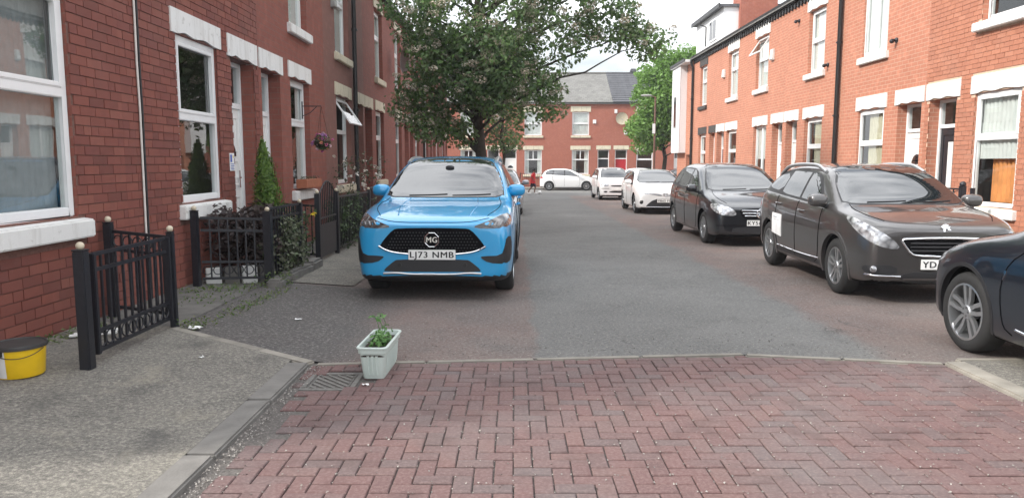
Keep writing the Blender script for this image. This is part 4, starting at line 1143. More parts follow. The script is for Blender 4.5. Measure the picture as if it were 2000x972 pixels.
    def rails(s, m='alloy', l0=None, l1=None, h=.05, lift=.03):
        P = s.P; l0 = l0 or P['rf']+.05; l1 = l1 or P['rr']-.1
        for sg in (1, -1):
            pts = []
            for i in range(15):
                t = i/14; l = l0+(l1-l0)*t
                loc, nr = s.cast((sg*P['W']/2*P.get('wroof', .66)*1.0, s.y(l), 2), (0, 0, -1)); pts.append(loc+Vector((0, 0, lift*min(1, 6*t, 6*(1-t))+.004)))
            b = MB(); b.tube(pts, .026, 8); b.build('roof_rail', m, s.root, smooth=60)
    def plate(s, text, x=0, z=.5, w_=.52, h=.111, back=0.0, tilt=0, txs=1.0):
        loc, nr = s.cast((x, s.y(0), z), (0, 1, 0)); y = loc.y-.012-back
        b = MB(); b.box(x-w_/2, x+w_/2, y-.008, y, z-h/2, z+h/2); o = b.build('number_plate', 'plate_white', s.root, bevel=.006)
        if text: textmesh(text, .095*txs, (x-.46*w_, y-.0095, z-.032), (math.pi/2, 0, 0), 'plate_black', o, 'registration', squash=.86, fit=w_*.92)
        return o
def textmesh(txt, size, loc, rot, m, parent, name, squash=1.0, fit=None, bold=.0):
    cu = bpy.data.curves.new('txt', 'FONT'); cu.body = txt; cu.size = size; cu.space_character = 1.12; cu.extrude = .0006; cu.resolution_u = 3
    t = bpy.data.objects.new('txt', cu); col.objects.link(t)
    dg = bpy.context.evaluated_depsgraph_get(); dg.update()
    me = bpy.data.meshes.new_from_object(t.evaluated_get(dg)); bpy.data.objects.remove(t)
    xs_ = [v.co.x for v in me.vertices]; sc = squash
    if fit: sc = fit/(max(xs_)-min(xs_))
    me.materials.clear()
    for v in me.vertices: v.co.x = (v.co.x-min(xs_))*sc
    k = size*.026+bold; xv = sorted(v.co.x for v in me.vertices); gaps = [(q-p, (p+q)/2) for p, q in zip(xv, xv[1:])]
    cut = max(gaps)[1] if ' ' in txt else 1e9
    o = None
    for lo, hi in ((-1e9, cut), (cut, 1e9)):
        fsel = [tuple(p.vertices) for p in me.polygons if lo < p.center.x < hi]
        if not fsel: continue
        b = MB()
        for i, dx in enumerate((-k, 0, k)): b.add([(v.co.x+dx, v.co.y+(k*.5 if i == 1 else 0), v.co.z+i*.0002) for v in me.vertices], fsel)
        used = sorted({i for f in b.f for i in f}); mp_ = {j: i for i, j in enumerate(used)}; b.v = [b.v[j] for j in used]; b.f = [tuple(mp_[i] for i in f) for f in b.f]
        o = b.build(name, m, parent, recalc=False); o.location = loc; o.rotation_euler = rot
    return o
    b = MB()
    for i, dx in enumerate((-k, 0, k)): b.add([(v.co.x+dx, v.co.y+(k*.5 if i == 1 else 0), v.co.z+i*.0002) for v in me.vertices], [tuple(p.vertices) for p in me.polygons])
    o = b.build(name, m, parent, recalc=False); o.location = loc; o.rotation_euler = rot
    return o
def slats(c, name, x0, x1, zs, l, m, r=.008, parent=None, d=(0, 1, 0), off=.006):
    for z in zs: c.line(name, [(x0, l, z), ((x0+x1)/2, l, z), (x1, l, z)], d, m, r, mirror=False, parent=parent, off=off, smooth=1)

# ---- blue SUV, front on, left
P = dict(L=4.61, W=1.82, H=1.645, nose=.90, cowl=1.27, cowlz=1.09, rf=2.15, rr=4.12, clr=.20, fo=.93, wb=2.72, wr=.345, tw=.225, lb=2.62, lc=3.50, belt=1.14, tailz=1.10, paint='paint_blue', cladz=.30, mo=-.02, mdz=.04, spokes=('twin', 5))
c = Car('parked_suv', 'bright blue SUV parked facing us beside the left-hand footway', (-.835, 10.40, gz(10)), R(-1.5), P)
c.glazing(); c.arches(wdt=.06); c.rails('alloy')
gr = [(.0, 0, .83), (.36, 0, .825), (.43, 0, .81), (.53, 0, .70), (.585, 0, .62), (.58, 0, .60), (.44, 0, .56), (.25, 0, .535), (0, 0, .53)]
gr = gr+[(-x, l, z) for x, l, z in gr[-2:0:-1]]
g = c.patch('grille', gr, (0, 1, 0), 'void', .004, mirror=False, smooth=1, step=.04)[0]
for i in range(7):
    z = .575+i*.034
    hwid = .53-abs(z-.60)*.62
    n = int(hwid/.034)
    pts = [(x*.034, 0, z) for x in range(-n, n+1)]
    b = MB()
    for (x, l, zz) in pts:
        loc, nr = c.cast((x+(.017 if i % 2 else 0), c.y(0), zz), (0, 1, 0)); y = loc.y-.008
        b.add([(x+(.017 if i % 2 else 0)-.010, y, zz), (x+(.017 if i % 2 else 0), y-.003, zz-.008), (x+(.017 if i % 2 else 0)+.010, y, zz), (x+(.017 if i % 2 else 0), y-.003, zz+.008)], [(0, 1, 2, 3)])
    b.build('grille_mesh', 'plastic_black', g)
c.line('chrome_strip', [(.59, 0, .63), (.50, 0, .578), (.36, 0, .548), (0, 0, .530), (-.36, 0, .548), (-.50, 0, .578), (-.59, 0, .63)], (0, 1, 0), 'chrome', .012, mirror=False, parent=g, off=.006)
c.patch('headlight', [(.44, 0, .84), (.58, 0, .885), (.76, .2, .955), (.86, .4, .965), (.87, .35, .86), (.78, .1, .825), (.56, 0, .822)], (-.30, 1, 0), 'lamp_smoked', .006, smooth=1)
for k in (.64, .71, .78): c.line('lamp_element', [(k-.015, 0, .85), (k, .1, .895)], (-.30, 1, 0), 'alloy_dark', .018, off=-.006, smooth=0)
c.patch('side_intake', [(.88, .2, .72), (.83, .05, .73), (.815, .0, .62), (.77, .0, .525), (.56, 0, .52), (.53, 0, .505), (.62, 0, .445), (.80, .05, .43), (.88, .2, .46)], (-.35, 1, 0), 'plastic_black', .006, smooth=1)
c.patch('lower_intake', [(0, 0, .485), (.38, 0, .48), (.42, 0, .465), (.54, 0, .365), (.52, 0, .345), (0, 0, .345), (-.52, 0, .345), (-.54, 0, .365), (-.42, 0, .465), (-.38, 0, .48)], (0, 1, 0), 'plastic_black', .005, mirror=False, smooth=1)
c.line('skid_strip', [(.54, 0, .325), (.40, 0, .335), (.25, 0, .318), (0, 0, .318), (-.25, 0, .318), (-.40, 0, .335), (-.54, 0, .325)], (0, 1, 0), 'alloy', .014, mirror=False, off=.008)
for x in (.36, -.36):
    loc, nr = c.cast((x, c.y(0), .42), (0, 1, 0)); b = MB(); b.lathe([(.0, -.012), (.022, -.012), (.024, .0)], 14, loc, 'y'); b.build('parking_sensor', 'rubber', c.root)
c.plate('LJ73 NMB', 0, .535)
loc, nr = c.cast((0, c.y(0), .70), (0, 1, 0)); ey = loc.y-.02
oc = [(.082*math.cos(math.pi/8+i*math.pi/4), .70+.082*math.sin(math.pi/8+i*math.pi/4)) for i in range(8)]
b = MB(); b.prism([(x*.95, .70+(z-.70)*.95) for x, z in oc], ey, ey+.03); em = b.build('badge', 'void', c.root)
b = MB(); b.tube([(x, ey, z) for x, z in oc], .0055, 6, closed=True); b.build('badge_ring', 'chrome', em)
textmesh('MG', .088, (-.058, ey-.006, .670), (math.pi/2, 0, 0), 'chrome', em, 'badge_letters', fit=.116, bold=.0015)
c.line('bonnet_crease', [(.42, 1.2, 2), (.46, .7, 2), (.40, .2, 2)], (0, 0, -1), 'paint_blue', .009, off=-.002)
c.line('bonnet_edge', [(.62, .16, .93), (.40, 0, .885), (0, 0, .885), (-.40, 0, .885), (-.62, .16, .93)], (0, 1, 0), 'void', .004, mirror=False)
b = MB(); loc, nr = c.cast((0, c.y(.5), 1.46), (0, 1, 0)); b.sphere((0, loc.y-.005, 1.475), (.06, .02, .028), 12, 8); b.build('camera_housing', 'plastic_black', c.root, smooth=60)

# ---- grey crossover, right
P = dict(L=4.16, W=1.74, H=1.54, nose=.85, cowl=.95, cowlz=1.03, rf=1.72, rr=3.62, clr=.20, fo=.82, wb=2.54, wr=.33, tw=.205, lb=2.14, lc=2.90, ml=.26, mo=.05, belt=1.10, tailz=1.05, paint='paint_grey', spokes=('twin', 5), alloy='alloy', handle='paint_grey', wroof=.71, rim=.66)
c = Car('parked_crossover', 'dark grey crossover with silver roof rails and a white sheet on its rear door', (4.67, 9.93, gz(9.5)), R(-2.0), P)
c.glazing(); c.rails('alloy', lift=.065); c.arches('paint_grey', .03, .004)
gr = [(0, 0, .74), (.38, 0, .73), (.47, 0, .72), (.43, 0, .66), (.36, 0, .57), (.30, 0, .55), (0, 0, .54)]; gr = gr+[(-x, l, z) for x, l, z in gr[-2:0:-1]]
g = c.patch('grille', gr, (0, 1, 0), 'void', .005, mirror=False, smooth=1)[0]
c.line('grille_surround', gr, (0, 1, 0), 'chrome', .016, mirror=False, parent=g, closed=True, off=.006, smooth=1)
slats(c, 'slat', -.37, .37, (.60, .64, .68), 0, 'plastic_black', .010, g)
c.patch('headlight', [(.47, 0, .62), (.54, 0, .71), (.66, .1, .82), (.78, .5, .93), (.82, .6, .93), (.83, .45, .85), (.77, .15, .71), (.62, 0, .62)], (-.55, 1, 0), 'lamp_clear', .006, smooth=1)
c.patch('fog_surround', [(.50, 0, .44), (.76, .1, .45), (.80, .2, .40), (.76, .1, .34), (.50, 0, .34)], (-.45, 1, 0), 'plastic_black', .005, smooth=1)
c.line('fog_trim', [(.46, 0, .325), (.62, 0, .325), (.77, .15, .335)], (-.45, 1, 0), 'chrome', .010, off=.006)
for sg in (1, -1):
    loc, nr = c.cast((sg*.70, c.y(.1), .40), (-.45*sg, 1, 0)); b = MB(); b.sphere(loc+nr*.006, .038, 12, 8); b.build('fog_lamp', 'lamp_clear', c.root, smooth=60)
c.patch('lower_intake', [(0, 0, .37), (.42, 0, .37), (.46, 0, .30), (.40, 0, .25), (0, 0, .245), (-.40, 0, .25), (-.46, 0, .30), (-.42, 0, .37)], (0, 1, 0), 'plastic_black', .005, mirror=False, smooth=1)
pl = c.plate('', 0, .455)
textmesh('YD15 H', .095, (-.24, pl.data.vertices[0].co.y-.0015, .423), (math.pi/2, 0, 0), 'plate_black', pl, 'registration', fit=.37)
for q_ in pl.children: q_.location.y = min(v.co.y for v in pl.data.vertices)-.0015
loc, nr = c.cast((0, c.y(.06), .815), (0, 1, -.6))
b = MB(); lion = [(-.05, .02), (-.02, .045), (.01, .05), (.035, .04), (.02, .025), (.05, .02), (.03, .005), (.045, -.03), (.02, -.03), (.01, -.005), (-.01, -.01), (-.02, -.045), (-.04, -.045), (-.03, -.01)]
b.prism([(x, z) for x, z in lion], -.006, .006); o = b.build('badge', 'chrome', c.root); o.location = loc+nr*.008; o.rotation_euler = (R(-35), 0, 0)
c.line('sill_strip', [(.87, 1.28, .36), (.87, 2.0, .345), (.87, 2.9, .36)], (-1, 0, 0), 'chrome', .009)
c.patch('sill_cladding', [(.87, 1.25, .34), (.87, 2.95, .34), (.87, 2.95, .21), (.87, 1.25, .21)], (-1, 0, 0), 'plastic_black', .004, smooth=0)
sh = c.patch('door_sheet', [(-.87, 2.72, .80), (-.87, 3.12, .81), (-.87, 3.12, .52), (-.87, 2.72, .49)], (1, 0, 0), 'sign_white', .009, mirror=False, smooth=0, label='white paper sheet stuck on the rear door')[0]
c.line('print_line', [(-.87, 3.05, .755), (-.87, 2.9, .752)], (1, 0, 0), 'sign_grey', .006, mirror=False, parent=sh, off=.009, smooth=0)
c.line('print_line', [(-.87, 3.05, .72), (-.87, 2.80, .715)], (1, 0, 0), 'sign_grey', .003, mirror=False, parent=sh, off=.009, smooth=0)

# ---- navy hatchback, right foreground, facing away
P = dict(L=4.06, W=1.73, H=1.52, nose=.76, cowl=1.06, cowlz=1.01, rf=1.95, rr=3.6, clr=.17, fo=.60, wb=2.59, wr=.325, tw=.205, ml=.57, lb=2.38, lc=3.1, belt=1.10, tailz=1.02, paint='paint_navy', spokes=('twin', 5), alloy='alloy', mirror='paint_black', handle='plastic_black', rim=.70)
c = Car('parked_hatchback', 'black hatchback with silver alloy wheel cut off by the right edge', (4.475, 4.49, 0), R(180), P)
c.glazing(); c.arches('plastic_black', .02, .003)
c.patch('headlight', [(.40, 0, .64), (.55, .05, .72), (.74, .35, .78), (.78, .3, .70), (.62, .05, .62)], (-.5, 1, 0), 'lamp_clear', .006, smooth=1)
c.line('sill_strip', [(.865, 1.25, .32), (.865, 1.6, .285), (.865, 2.9, .285)], (-1, 0, 0), 'chrome', .012)
c.patch('side_repeater', [(.865, 1.10, .73), (.865, 1.13, .735), (.865, 1.10, .66), (.865, 1.085, .665)], (-1, 0, 0), 'chrome', .005, smooth=1)
c.patch('grille', [(.34, 0, .62), (0, 0, .63), (-.34, 0, .62), (-.30, 0, .56), (.30, 0, .56)], (0, 1, 0), 'void', .005, mirror=False, smooth=1)
c.patch('lower_intake', [(.55, 0, .44), (-.55, 0, .44), (-.50, 0, .28), (.50, 0, .28)], (0, 1, 0), 'plastic_black', .005, mirror=False, smooth=1)

# ---- black compact people carrier, right
P = dict(L=4.27, W=1.777, H=1.60, nose=.76, cowl=.98, cowlz=1.02, rf=1.98, rr=3.95, clr=.18, fo=.86, wb=2.78, wr=.32, tw=.205, lb=2.35, lc=3.2, belt=1.08, tailz=1.05, paint='paint_black', spokes=('multi', 9), alloy='alloy', handle='paint_black', wroof=.73)
c = Car('parked_people_carrier', 'black people carrier with a chrome three-bar grille parked on the right', (4.60, 15.93, gz(15.9)), R(0), P)
c.glazing()
gr = [(0, 0, .74), (.34, 0, .73), (.40, 0, .70), (.34, 0, .58), (.26, 0, .55), (0, 0, .54)]; gr = gr+[(-x, l, z) for x, l, z in gr[-2:0:-1]]
g = c.patch('grille', gr, (0, 1, 0), 'void', .005, mirror=False, smooth=1)[0]
slats(c, 'slat', -.36, .36, (.70,), 0, 'chrome', .014, g); slats(c, 'slat', -.34, .34, (.65,), 0, 'chrome', .014, g); slats(c, 'slat', -.30, .30, (.60,), 0, 'chrome', .014, g)
loc, nr = c.cast((0, c.y(0), .645), (0, 1, 0)); ey = loc.y-.03
b = MB(); b.tube([(.085*math.cos(2*math.pi*i/24), ey, .645+.085*math.sin(2*math.pi*i/24)) for i in range(24)], .010, 6, closed=True)
for i in range(3):
    t = math.pi/2+2*math.pi*i/3; b.tube([(0, ey, .645), (.082*math.cos(t), ey, .645+.082*math.sin(t))], [.017, .004], 6)
b.build('badge', 'chrome', c.root)
c.patch('headlight', [(.44, 0, .62), (.50, 0, .72), (.66, .15, .80), (.80, .5, .83), (.81, .4, .72), (.70, .1, .62), (.56, 0, .60)], (-.5, 1, 0), 'lamp_clear', .006, smooth=2)
pl = c.plate('', .0, .47)
t_ = textmesh('KY56 O', .095, (-.24, 0, .438), (math.pi/2, 0, 0), 'plate_black', pl, 'registration', fit=.38); 
for q_ in pl.children: q_.location.y = min(v.co.y for v in pl.data.vertices)-.0015
c.patch('lower_intake', [(.50, 0, .40), (-.50, 0, .40), (-.54, 0, .27), (.54, 0, .27)], (0, 1, 0), 'plastic_black', .005, mirror=False, smooth=1)
c.line('bumper_line', [(.80, .4, .42), (.60, 0, .43), (0, 0, .43), (-.60, 0, .43), (-.80, .4, .42)], (0, 1, 0), 'void', .006, mirror=False)

# ---- white hatchback, right
P = dict(L=4.275, W=1.76, H=1.46, nose=.74, cowl=1.08, cowlz=.98, rf=2.05, rr=3.75, clr=.17, fo=.94, wb=2.6, wr=.32, tw=.205, lb=2.42, lc=3.15, belt=1.05, tailz=1.02, paint='paint_white', spokes=('five', 5), alloy='alloy_dark')
c = Car('parked_hatchback', 'white hatchback with dark lower grille parked on the right behind the black people carrier', (4.85, 25.9, gz(25.9)), R(0), P)
c.glazing()
c.patch('lower_intake', [(0, 0, .52), (.36, 0, .51), (.62, 0, .30), (.58, 0, .25), (0, 0, .24), (-.58, 0, .25), (-.62, 0, .30), (-.36, 0, .51)], (0, 1, 0), 'plastic_black', .005, mirror=False, smooth=1)
c.line('intake_trim', [(.58, 0, .265), (0, 0, .255), (-.58, 0, .265)], (0, 1, 0), 'chrome', .012, mirror=False, off=.006)
c.patch('upper_grille', [(.10, 0, .66), (.52, .0, .70), (.50, 0, .67), (.12, 0, .60)], (0, 1, 0), 'plastic_black', .005, smooth=1)
c.line('grille_bar', [(.09, 0, .635), (.30, 0, .65), (.48, 0, .685)], (0, 1, 0), 'chrome', .008, off=.006)
loc, nr = c.cast((0, c.y(0), .655), (0, 1, 0)); b = MB()
for rx, rz, oz in ((.075, .05, 0), (.035, .05, 0), (.055, .022, .022)): b.tube([(rx*math.cos(2*math.pi*i/20), loc.y-.012, .655+oz+rz*math.sin(2*math.pi*i/20)) for i in range(20)], .007, 6, closed=True)
b.build('badge', 'chrome', c.root)
c.patch('headlight', [(.50, 0, .71), (.62, .1, .79), (.78, .5, .85), (.80, .45, .77), (.68, .1, .68), (.54, 0, .66)], (-.5, 1, 0), 'lamp_clear', .006, smooth=1)
c.patch('fog_surround', [(.70, .0, .48), (.78, .1, .46), (.80, .1, .36), (.72, 0, .35)], (-.4, 1, 0), 'plastic_black', .005, smooth=1)
c.plate('YB65 FSU', 0, .455)

# ---- small white upright hatchback, right, further
P = dict(L=3.54, W=1.58, H=1.54, nose=.80, cowl=.78, cowlz=1.02, rf=1.42, rr=3.25, clr=.17, fo=.70, wb=2.30, wr=.29, tw=.165, lb=1.95, lc=2.75, belt=1.06, tailz=1.02, paint='paint_white', spokes=('five', 5), alloy='alloy_dark', wroof=.78)
c = Car('parked_city_car', 'small upright white city car parked furthest along the right', (4.75, 36.4, gz(36)), R(2), P)
c.glazing()
c.patch('grille', [(.30, 0, .70), (0, 0, .705), (-.30, 0, .70), (-.27, 0, .645), (.27, 0, .645)], (0, 1, 0), 'plastic_black', .005, mirror=False, smooth=1)
c.patch('headlight', [(.38, 0, .66), (.40, 0, .77), (.56, .05, .82), (.68, .2, .82), (.70, .2, .70), (.60, .05, .66)], (-.3, 1, 0), 'lamp_clear', .006, smooth=1)
c.patch('lower_intake', [(.36, 0, .44), (-.36, 0, .44), (-.34, 0, .36), (.34, 0, .36)], (0, 1, 0), 'plastic_black', .005, mirror=False, smooth=1)
c.patch('fog_surround', [(.44, 0, .44), (.62, 0, .44), (.60, 0, .37), (.46, 0, .37)], (0, 1, 0), 'plastic_black', .005, smooth=1)
c.plate('', 0, .53)
c.line('bumper_strip', [(.70, .2, .56), (.45, 0, .56), (.36, 0, .56)], (-.1, 1, 0), 'plastic_black', .012)

# ---- white car side-on across the end of the street
def supermini(name, label, loc, yaw, paint, **k):
    P = dict(L=3.885, W=1.695, H=1.50, nose=.76, cowl=.92, cowlz=.98, rf=1.85, rr=3.45, clr=.17, fo=.75, wb=2.51, wr=.30, tw=.185, lb=2.22, lc=2.95, belt=1.08, tailz=1.02, paint=paint, spokes=('multi', 7), alloy='alloy'); P.update(k)
    c = Car(name, label, loc, yaw, P); c.glazing()
    c.patch('headlight', [(.46, 0, .66), (.60, .1, .78), (.76, .5, .84), (.78, .45, .74), (.62, .1, .64)], (-.6, 1, 0), 'lamp_clear', .006, smooth=1)
    c.patch('lower_intake', [(0, 0, .50), (.40, 0, .49), (.55, 0, .28), (-.55, 0, .28), (-.40, 0, .49)], (0, 1, 0), 'plastic_black', .005, mirror=False, smooth=1)
    c.plate('', 0, .42); return c
supermini('parked_hatchback', 'white supermini parked side-on in front of the far terrace', (3.72, 52.2-1.1, gz(51)), R(90), 'paint_white')
supermini('parked_hatchback', 'white car roof showing behind the white hatchback, in the cross street', (9.15, 51.2, gz(51)), R(90), 'paint_white', H=1.53)
supermini('parked_hatchback', 'dark car in the cross street below the lamp post', (11.9, 50.2, gz(50)), R(90), 'paint_black', L=4.2, H=1.52)
# ---- silver car behind the blue one
P = dict(L=4.2, W=1.76, H=1.47, nose=.74, cowl=1.08, cowlz=.96, rf=1.98, rr=3.75, clr=.17, fo=.88, wb=2.58, wr=.315, tw=.205, lb=2.35, lc=3.1, belt=1.04, tailz=1.0, paint='paint_silver', spokes=('five', 5), alloy='alloy_dark')
c = Car('parked_hatchback', 'silver hatchback mostly hidden behind the blue SUV', (-.56, 25.2, gz(25)), R(0), P)
c.glazing()
c.patch('headlight', [(.46, 0, .66), (.60, .1, .78), (.76, .5, .84), (.78, .45, .74), (.62, .1, .64)], (-.6, 1, 0), 'lamp_clear', .006, smooth=1)
c.patch('grille', [(.36, 0, .66), (-.36, 0, .66), (-.30, 0, .58), (.30, 0, .58)], (0, 1, 0), 'void', .005, mirror=False, smooth=1)

# ------------------------------------------------------------------ railings, gates
def post(parent, p, h, w_=.075, finial=True, name='post'):
    b = MB(); b.box(-w_/2, w_/2, -w_/2, w_/2, 0, h); b.box(-w_/2-.006, w_/2+.006, -w_/2-.006, w_/2+.006, h, h+.012)
    o = b.build(name, 'iron', parent, bevel=.006); o.location = p
    if finial:
        b = MB(); b.sphere((0, 0, h+.036), .028, 14, 10); b.build('finial', 'finial', o, smooth=60)
    return o
def railing(root, p, q, h0, h1, nbars, rails, rings=None, bar_r=.008, mid=None, spear=False):
    """panel from p to q (ground points); heights above the ground; every bar and ring a part"""
    p = Vector(p); q = Vector(q); d = q-p; L_ = math.hypot(d.x, d.y); ang = math.atan2(d.y, d.x)
    for z in rails:
        b = MB(); b.box(0, L_, -.011, .011, -.014, .014); o = b.build('rail', 'iron', root, bevel=.003); o.location = p+Vector((0, 0, z)); o.rotation_euler = (0, -math.atan2(d.z, L_), ang)
    po = None
    for i in range(nbars):
        t = (i+1)/(nbars+1)
        if po is None:
            b = MB(); b.box(-bar_r, bar_r, -bar_r, bar_r, h0, h1); po = b.build('bar', 'iron', root); o = po
        else: o = inst(po, root)
        o.location = p+d*t; o.rotation_euler = (0, 0, ang)
    if rings:
        rz, rr_, n = rings; po = None
        for i in range(n):
            t = (i+.5)/n
            if po is None:
                b = MB(); b.tube([(rr_*math.cos(2*math.pi*k/18), 0, rr_*math.sin(2*math.pi*k/18)) for k in range(18)], .006, 6, closed=True); po = b.build('ring', 'iron', root, smooth=60); o = po
            else: o = inst(po, root)
            o.location = p+d*t+Vector((0, 0, rz)); o.rotation_euler = (0, 0, ang)
def gp(x, y, dz=0): return (x, y, G(x, y)+dz)
# near enclosure
f1 = empty('iron_railing', gp(-2.93, 5.05), 0, 'black iron railing panel with cream ball finials beside the yellow bucket', 'railing'); L0 = Vector(f1.location)
def rel(p, root): return Vector(p)-Vector(root.location)
post(f1, rel(gp(-2.96, 5.03), f1), .83, .078); post(f1, rel(gp(-2.96, 6.36), f1), .83, .055)
b = MB(); b.box(-.03, .03, -.02, .02, .08, .80); o = b.build('stile', 'iron', f1, bevel=.005); o.location = rel(gp(-2.96, 5.15), f1)
b = MB(); b.box(-.03, .03, -.02, .02, .08, .80); o = b.build('stile', 'iron', f1, bevel=.005); o.location = rel(gp(-2.96, 6.28), f1)
railing(f1, rel(gp(-2.96, 5.17), f1), rel(gp(-2.96, 6.26), f1), .10, .78, 10, (.10, .24, .68, .79), rings=(.17, .05, 10))
f2 = empty('iron_railing', gp(-3.62, 6.62), 0, 'black iron railing between the house wall and the near railing panel', 'railing')
post(f2, rel(gp(-3.62, 6.60), f2), .85, .07)
railing(f2, rel(gp(-3.58, 6.60), f2), rel(gp(-2.99, 6.44), f2), .1, .78, 6, (.1, .62, .78), rings=(.70, .05, 6))
# second enclosure: return panel, side panel, gate
f3 = empty('iron_railing', gp(-3.62, 8.32), 0, 'black iron railing with a row of rings in front of the dark purple shrub', 'railing')
post(f3, rel(gp(-3.58, 8.30), f3), .85, .075); post(f3, rel(gp(-2.90, 8.72), f3), .86, .09)
railing(f3, rel(gp(-3.53, 8.33), f3), rel(gp(-2.95, 8.69), f3), .08, .78, 6, (.09, .28, .64, .78), rings=(.185, .05, 6))
f4 = empty('iron_railing', gp(-2.90, 8.75), 0, 'black iron railing running along the footway beside the pale-leaved shrub', 'railing')
railing(f4, rel(gp(-2.90, 8.78), f4), rel(gp(-2.90, 10.0), f4), .1, .90, 11, (.1, .78, .90)); post(f4, rel(gp(-2.90, 10.05), f4), .90, .07)
f5 = empty('iron_railing', gp(-3.55, 10.1), 0, 'low black iron railing between the two front doors', 'railing')
railing(f5, rel(gp(-3.62, 10.97), f5), rel(gp(-2.9, 10.97), f5), .1, .82, 7, (.1, .82)); post(f5, rel(gp(-2.90, 10.97), f5), .84, .05, False)
gt = empty('garden_gate', gp(-2.86, 10.85), 0, 'tall black arched iron gate with a solid lower panel', 'gate')
post(gt, rel(gp(-2.86, 10.82), gt), 1.0, .075)
b = MB(); b.box(-.008, .008, 0.05, 1.05, .06, .52); o = b.build('panel', 'iron', gt); o.location = rel(gp(-2.86, 10.85), gt)
po = None
for i in range(10):
    y = .05+i*1.0/9; hh = .98+.20*math.sin(math.pi*i/9)
    b = MB(); b.box(-.008, .008, y-.008, y+.008, .52, hh); o = b.build('bar', 'iron', gt); o.location = rel(gp(-2.86, 10.85), gt)
for z in (.53, .64):
    b = MB(); b.box(-.012, .012, .04, 1.06, z-.012, z+.012); o = b.build('rail', 'iron', gt); o.location = rel(gp(-2.86, 10.85), gt)
b = MB(); b.tube([(0, .05+1.0*i/16, .98+.20*math.sin(math.pi*i/16)) for i in range(17)], .012, 6); o = b.build('arch_rail', 'iron', gt, smooth=60); o.location = rel(gp(-2.86, 10.85), gt)
post(gt, rel(gp(-2.86, 11.98), gt), 1.0, .07)
f6 = empty('iron_railing', gp(-2.86, 12.05), 0, 'black iron railing along the clipped hedge', 'railing')
railing(f6, rel(gp(-2.86, 12.05), f6), rel(gp(-2.86, 14.6), f6), .1, .92, 20, (.1, .92)); post(f6, rel(gp(-2.86, 14.65), f6), .95, .07)
f7 = empty('iron_railing', gp(-2.86, 14.75), 0, 'black iron railing furthest along the left footway', 'railing')
railing(f7, rel(gp(-2.86, 14.75), f7), rel(gp(-2.86, 18.4), f7), .1, 1.0, 28, (.1, 1.0)); post(f7, rel(gp(-2.86, 18.45), f7), 1.05, .07)
# right-hand railing beside the grey car
f8 = empty('iron_railing', (7.35, 12.2, .11), 0, 'ornate black iron railing below the right-hand window', 'railing')
post(f8, (0, 0, 0), 1.02, .085, False); post(f8, (.35, .3, 0), .98, .06, False)
railing(f8, (0, .05, 0), (-.0, 3.0, 0), .1, .98, 14, (.1, .62, .72, .98), rings=(.85, .10, 14))
b = MB(); b.sphere((0, 0, 1.06), .05, 10, 8); o = b.build('finial', 'iron', f8, smooth=60)
for i, (y0, y1) in enumerate(((19.2, 22.4), (23.0, 26.2))):
    ff = empty('iron_railing', (7.3, y0, gz(y0)+.11), 0, ['black iron railing behind the black people carrier', 'black iron railing behind the white hatchback on the right'][i], 'railing')
    railing(ff, (0, 0, 0), (0, y1-y0, 0), .1, .9, 14, (.1, .9)); post(ff, (0, 0, 0), .95, .06, False)
ff = empty('iron_railing', (.5, 54.6, gz(54)+.11), 0, 'small black railing before the far terrace left of the side-on white car', 'railing')
railing(ff, (0, 0, 0), (2.0, 0, 0), .05, 1.0, 12, (.1, 1.0)); post(ff, (0, 0, 0), 1.05, .06, False); post(ff, (2.0, 0, 0), 1.05, .06, False)
# low stone edging below the shrub, white plinth stones behind the rings
ed = empty('stone_edging', gp(-2.80, 9.2), 0, 'low rough stone edging under the shrub at the footway', 'edging')
for i in range(4):
    b = MB(); b.box(-.09, .09, -.24, .24, -.1, .10+.02*(i % 2)); o = b.build('stone', 'concrete', ed, bevel=.03); o.location = (0.01*(i % 2), -.45+i*.49, 0); o.rotation_euler = (0, 0, random.uniform(-.06, .06))
pw = empty('plinth_wall', gp(-3.25, 8.68), 0, 'low white painted kerb behind the ringed railing', 'wall')
for i in range(4):
    b = MB(); b.box(-.085, .085, -.04, .04, 0, .22); o = b.build('block', ['white_paint', 'concrete'][i % 2], pw, bevel=.008); o.location = (-.25+i*.175, -.12+i*.10, -.02); o.rotation_euler = (0, 0, R(30))

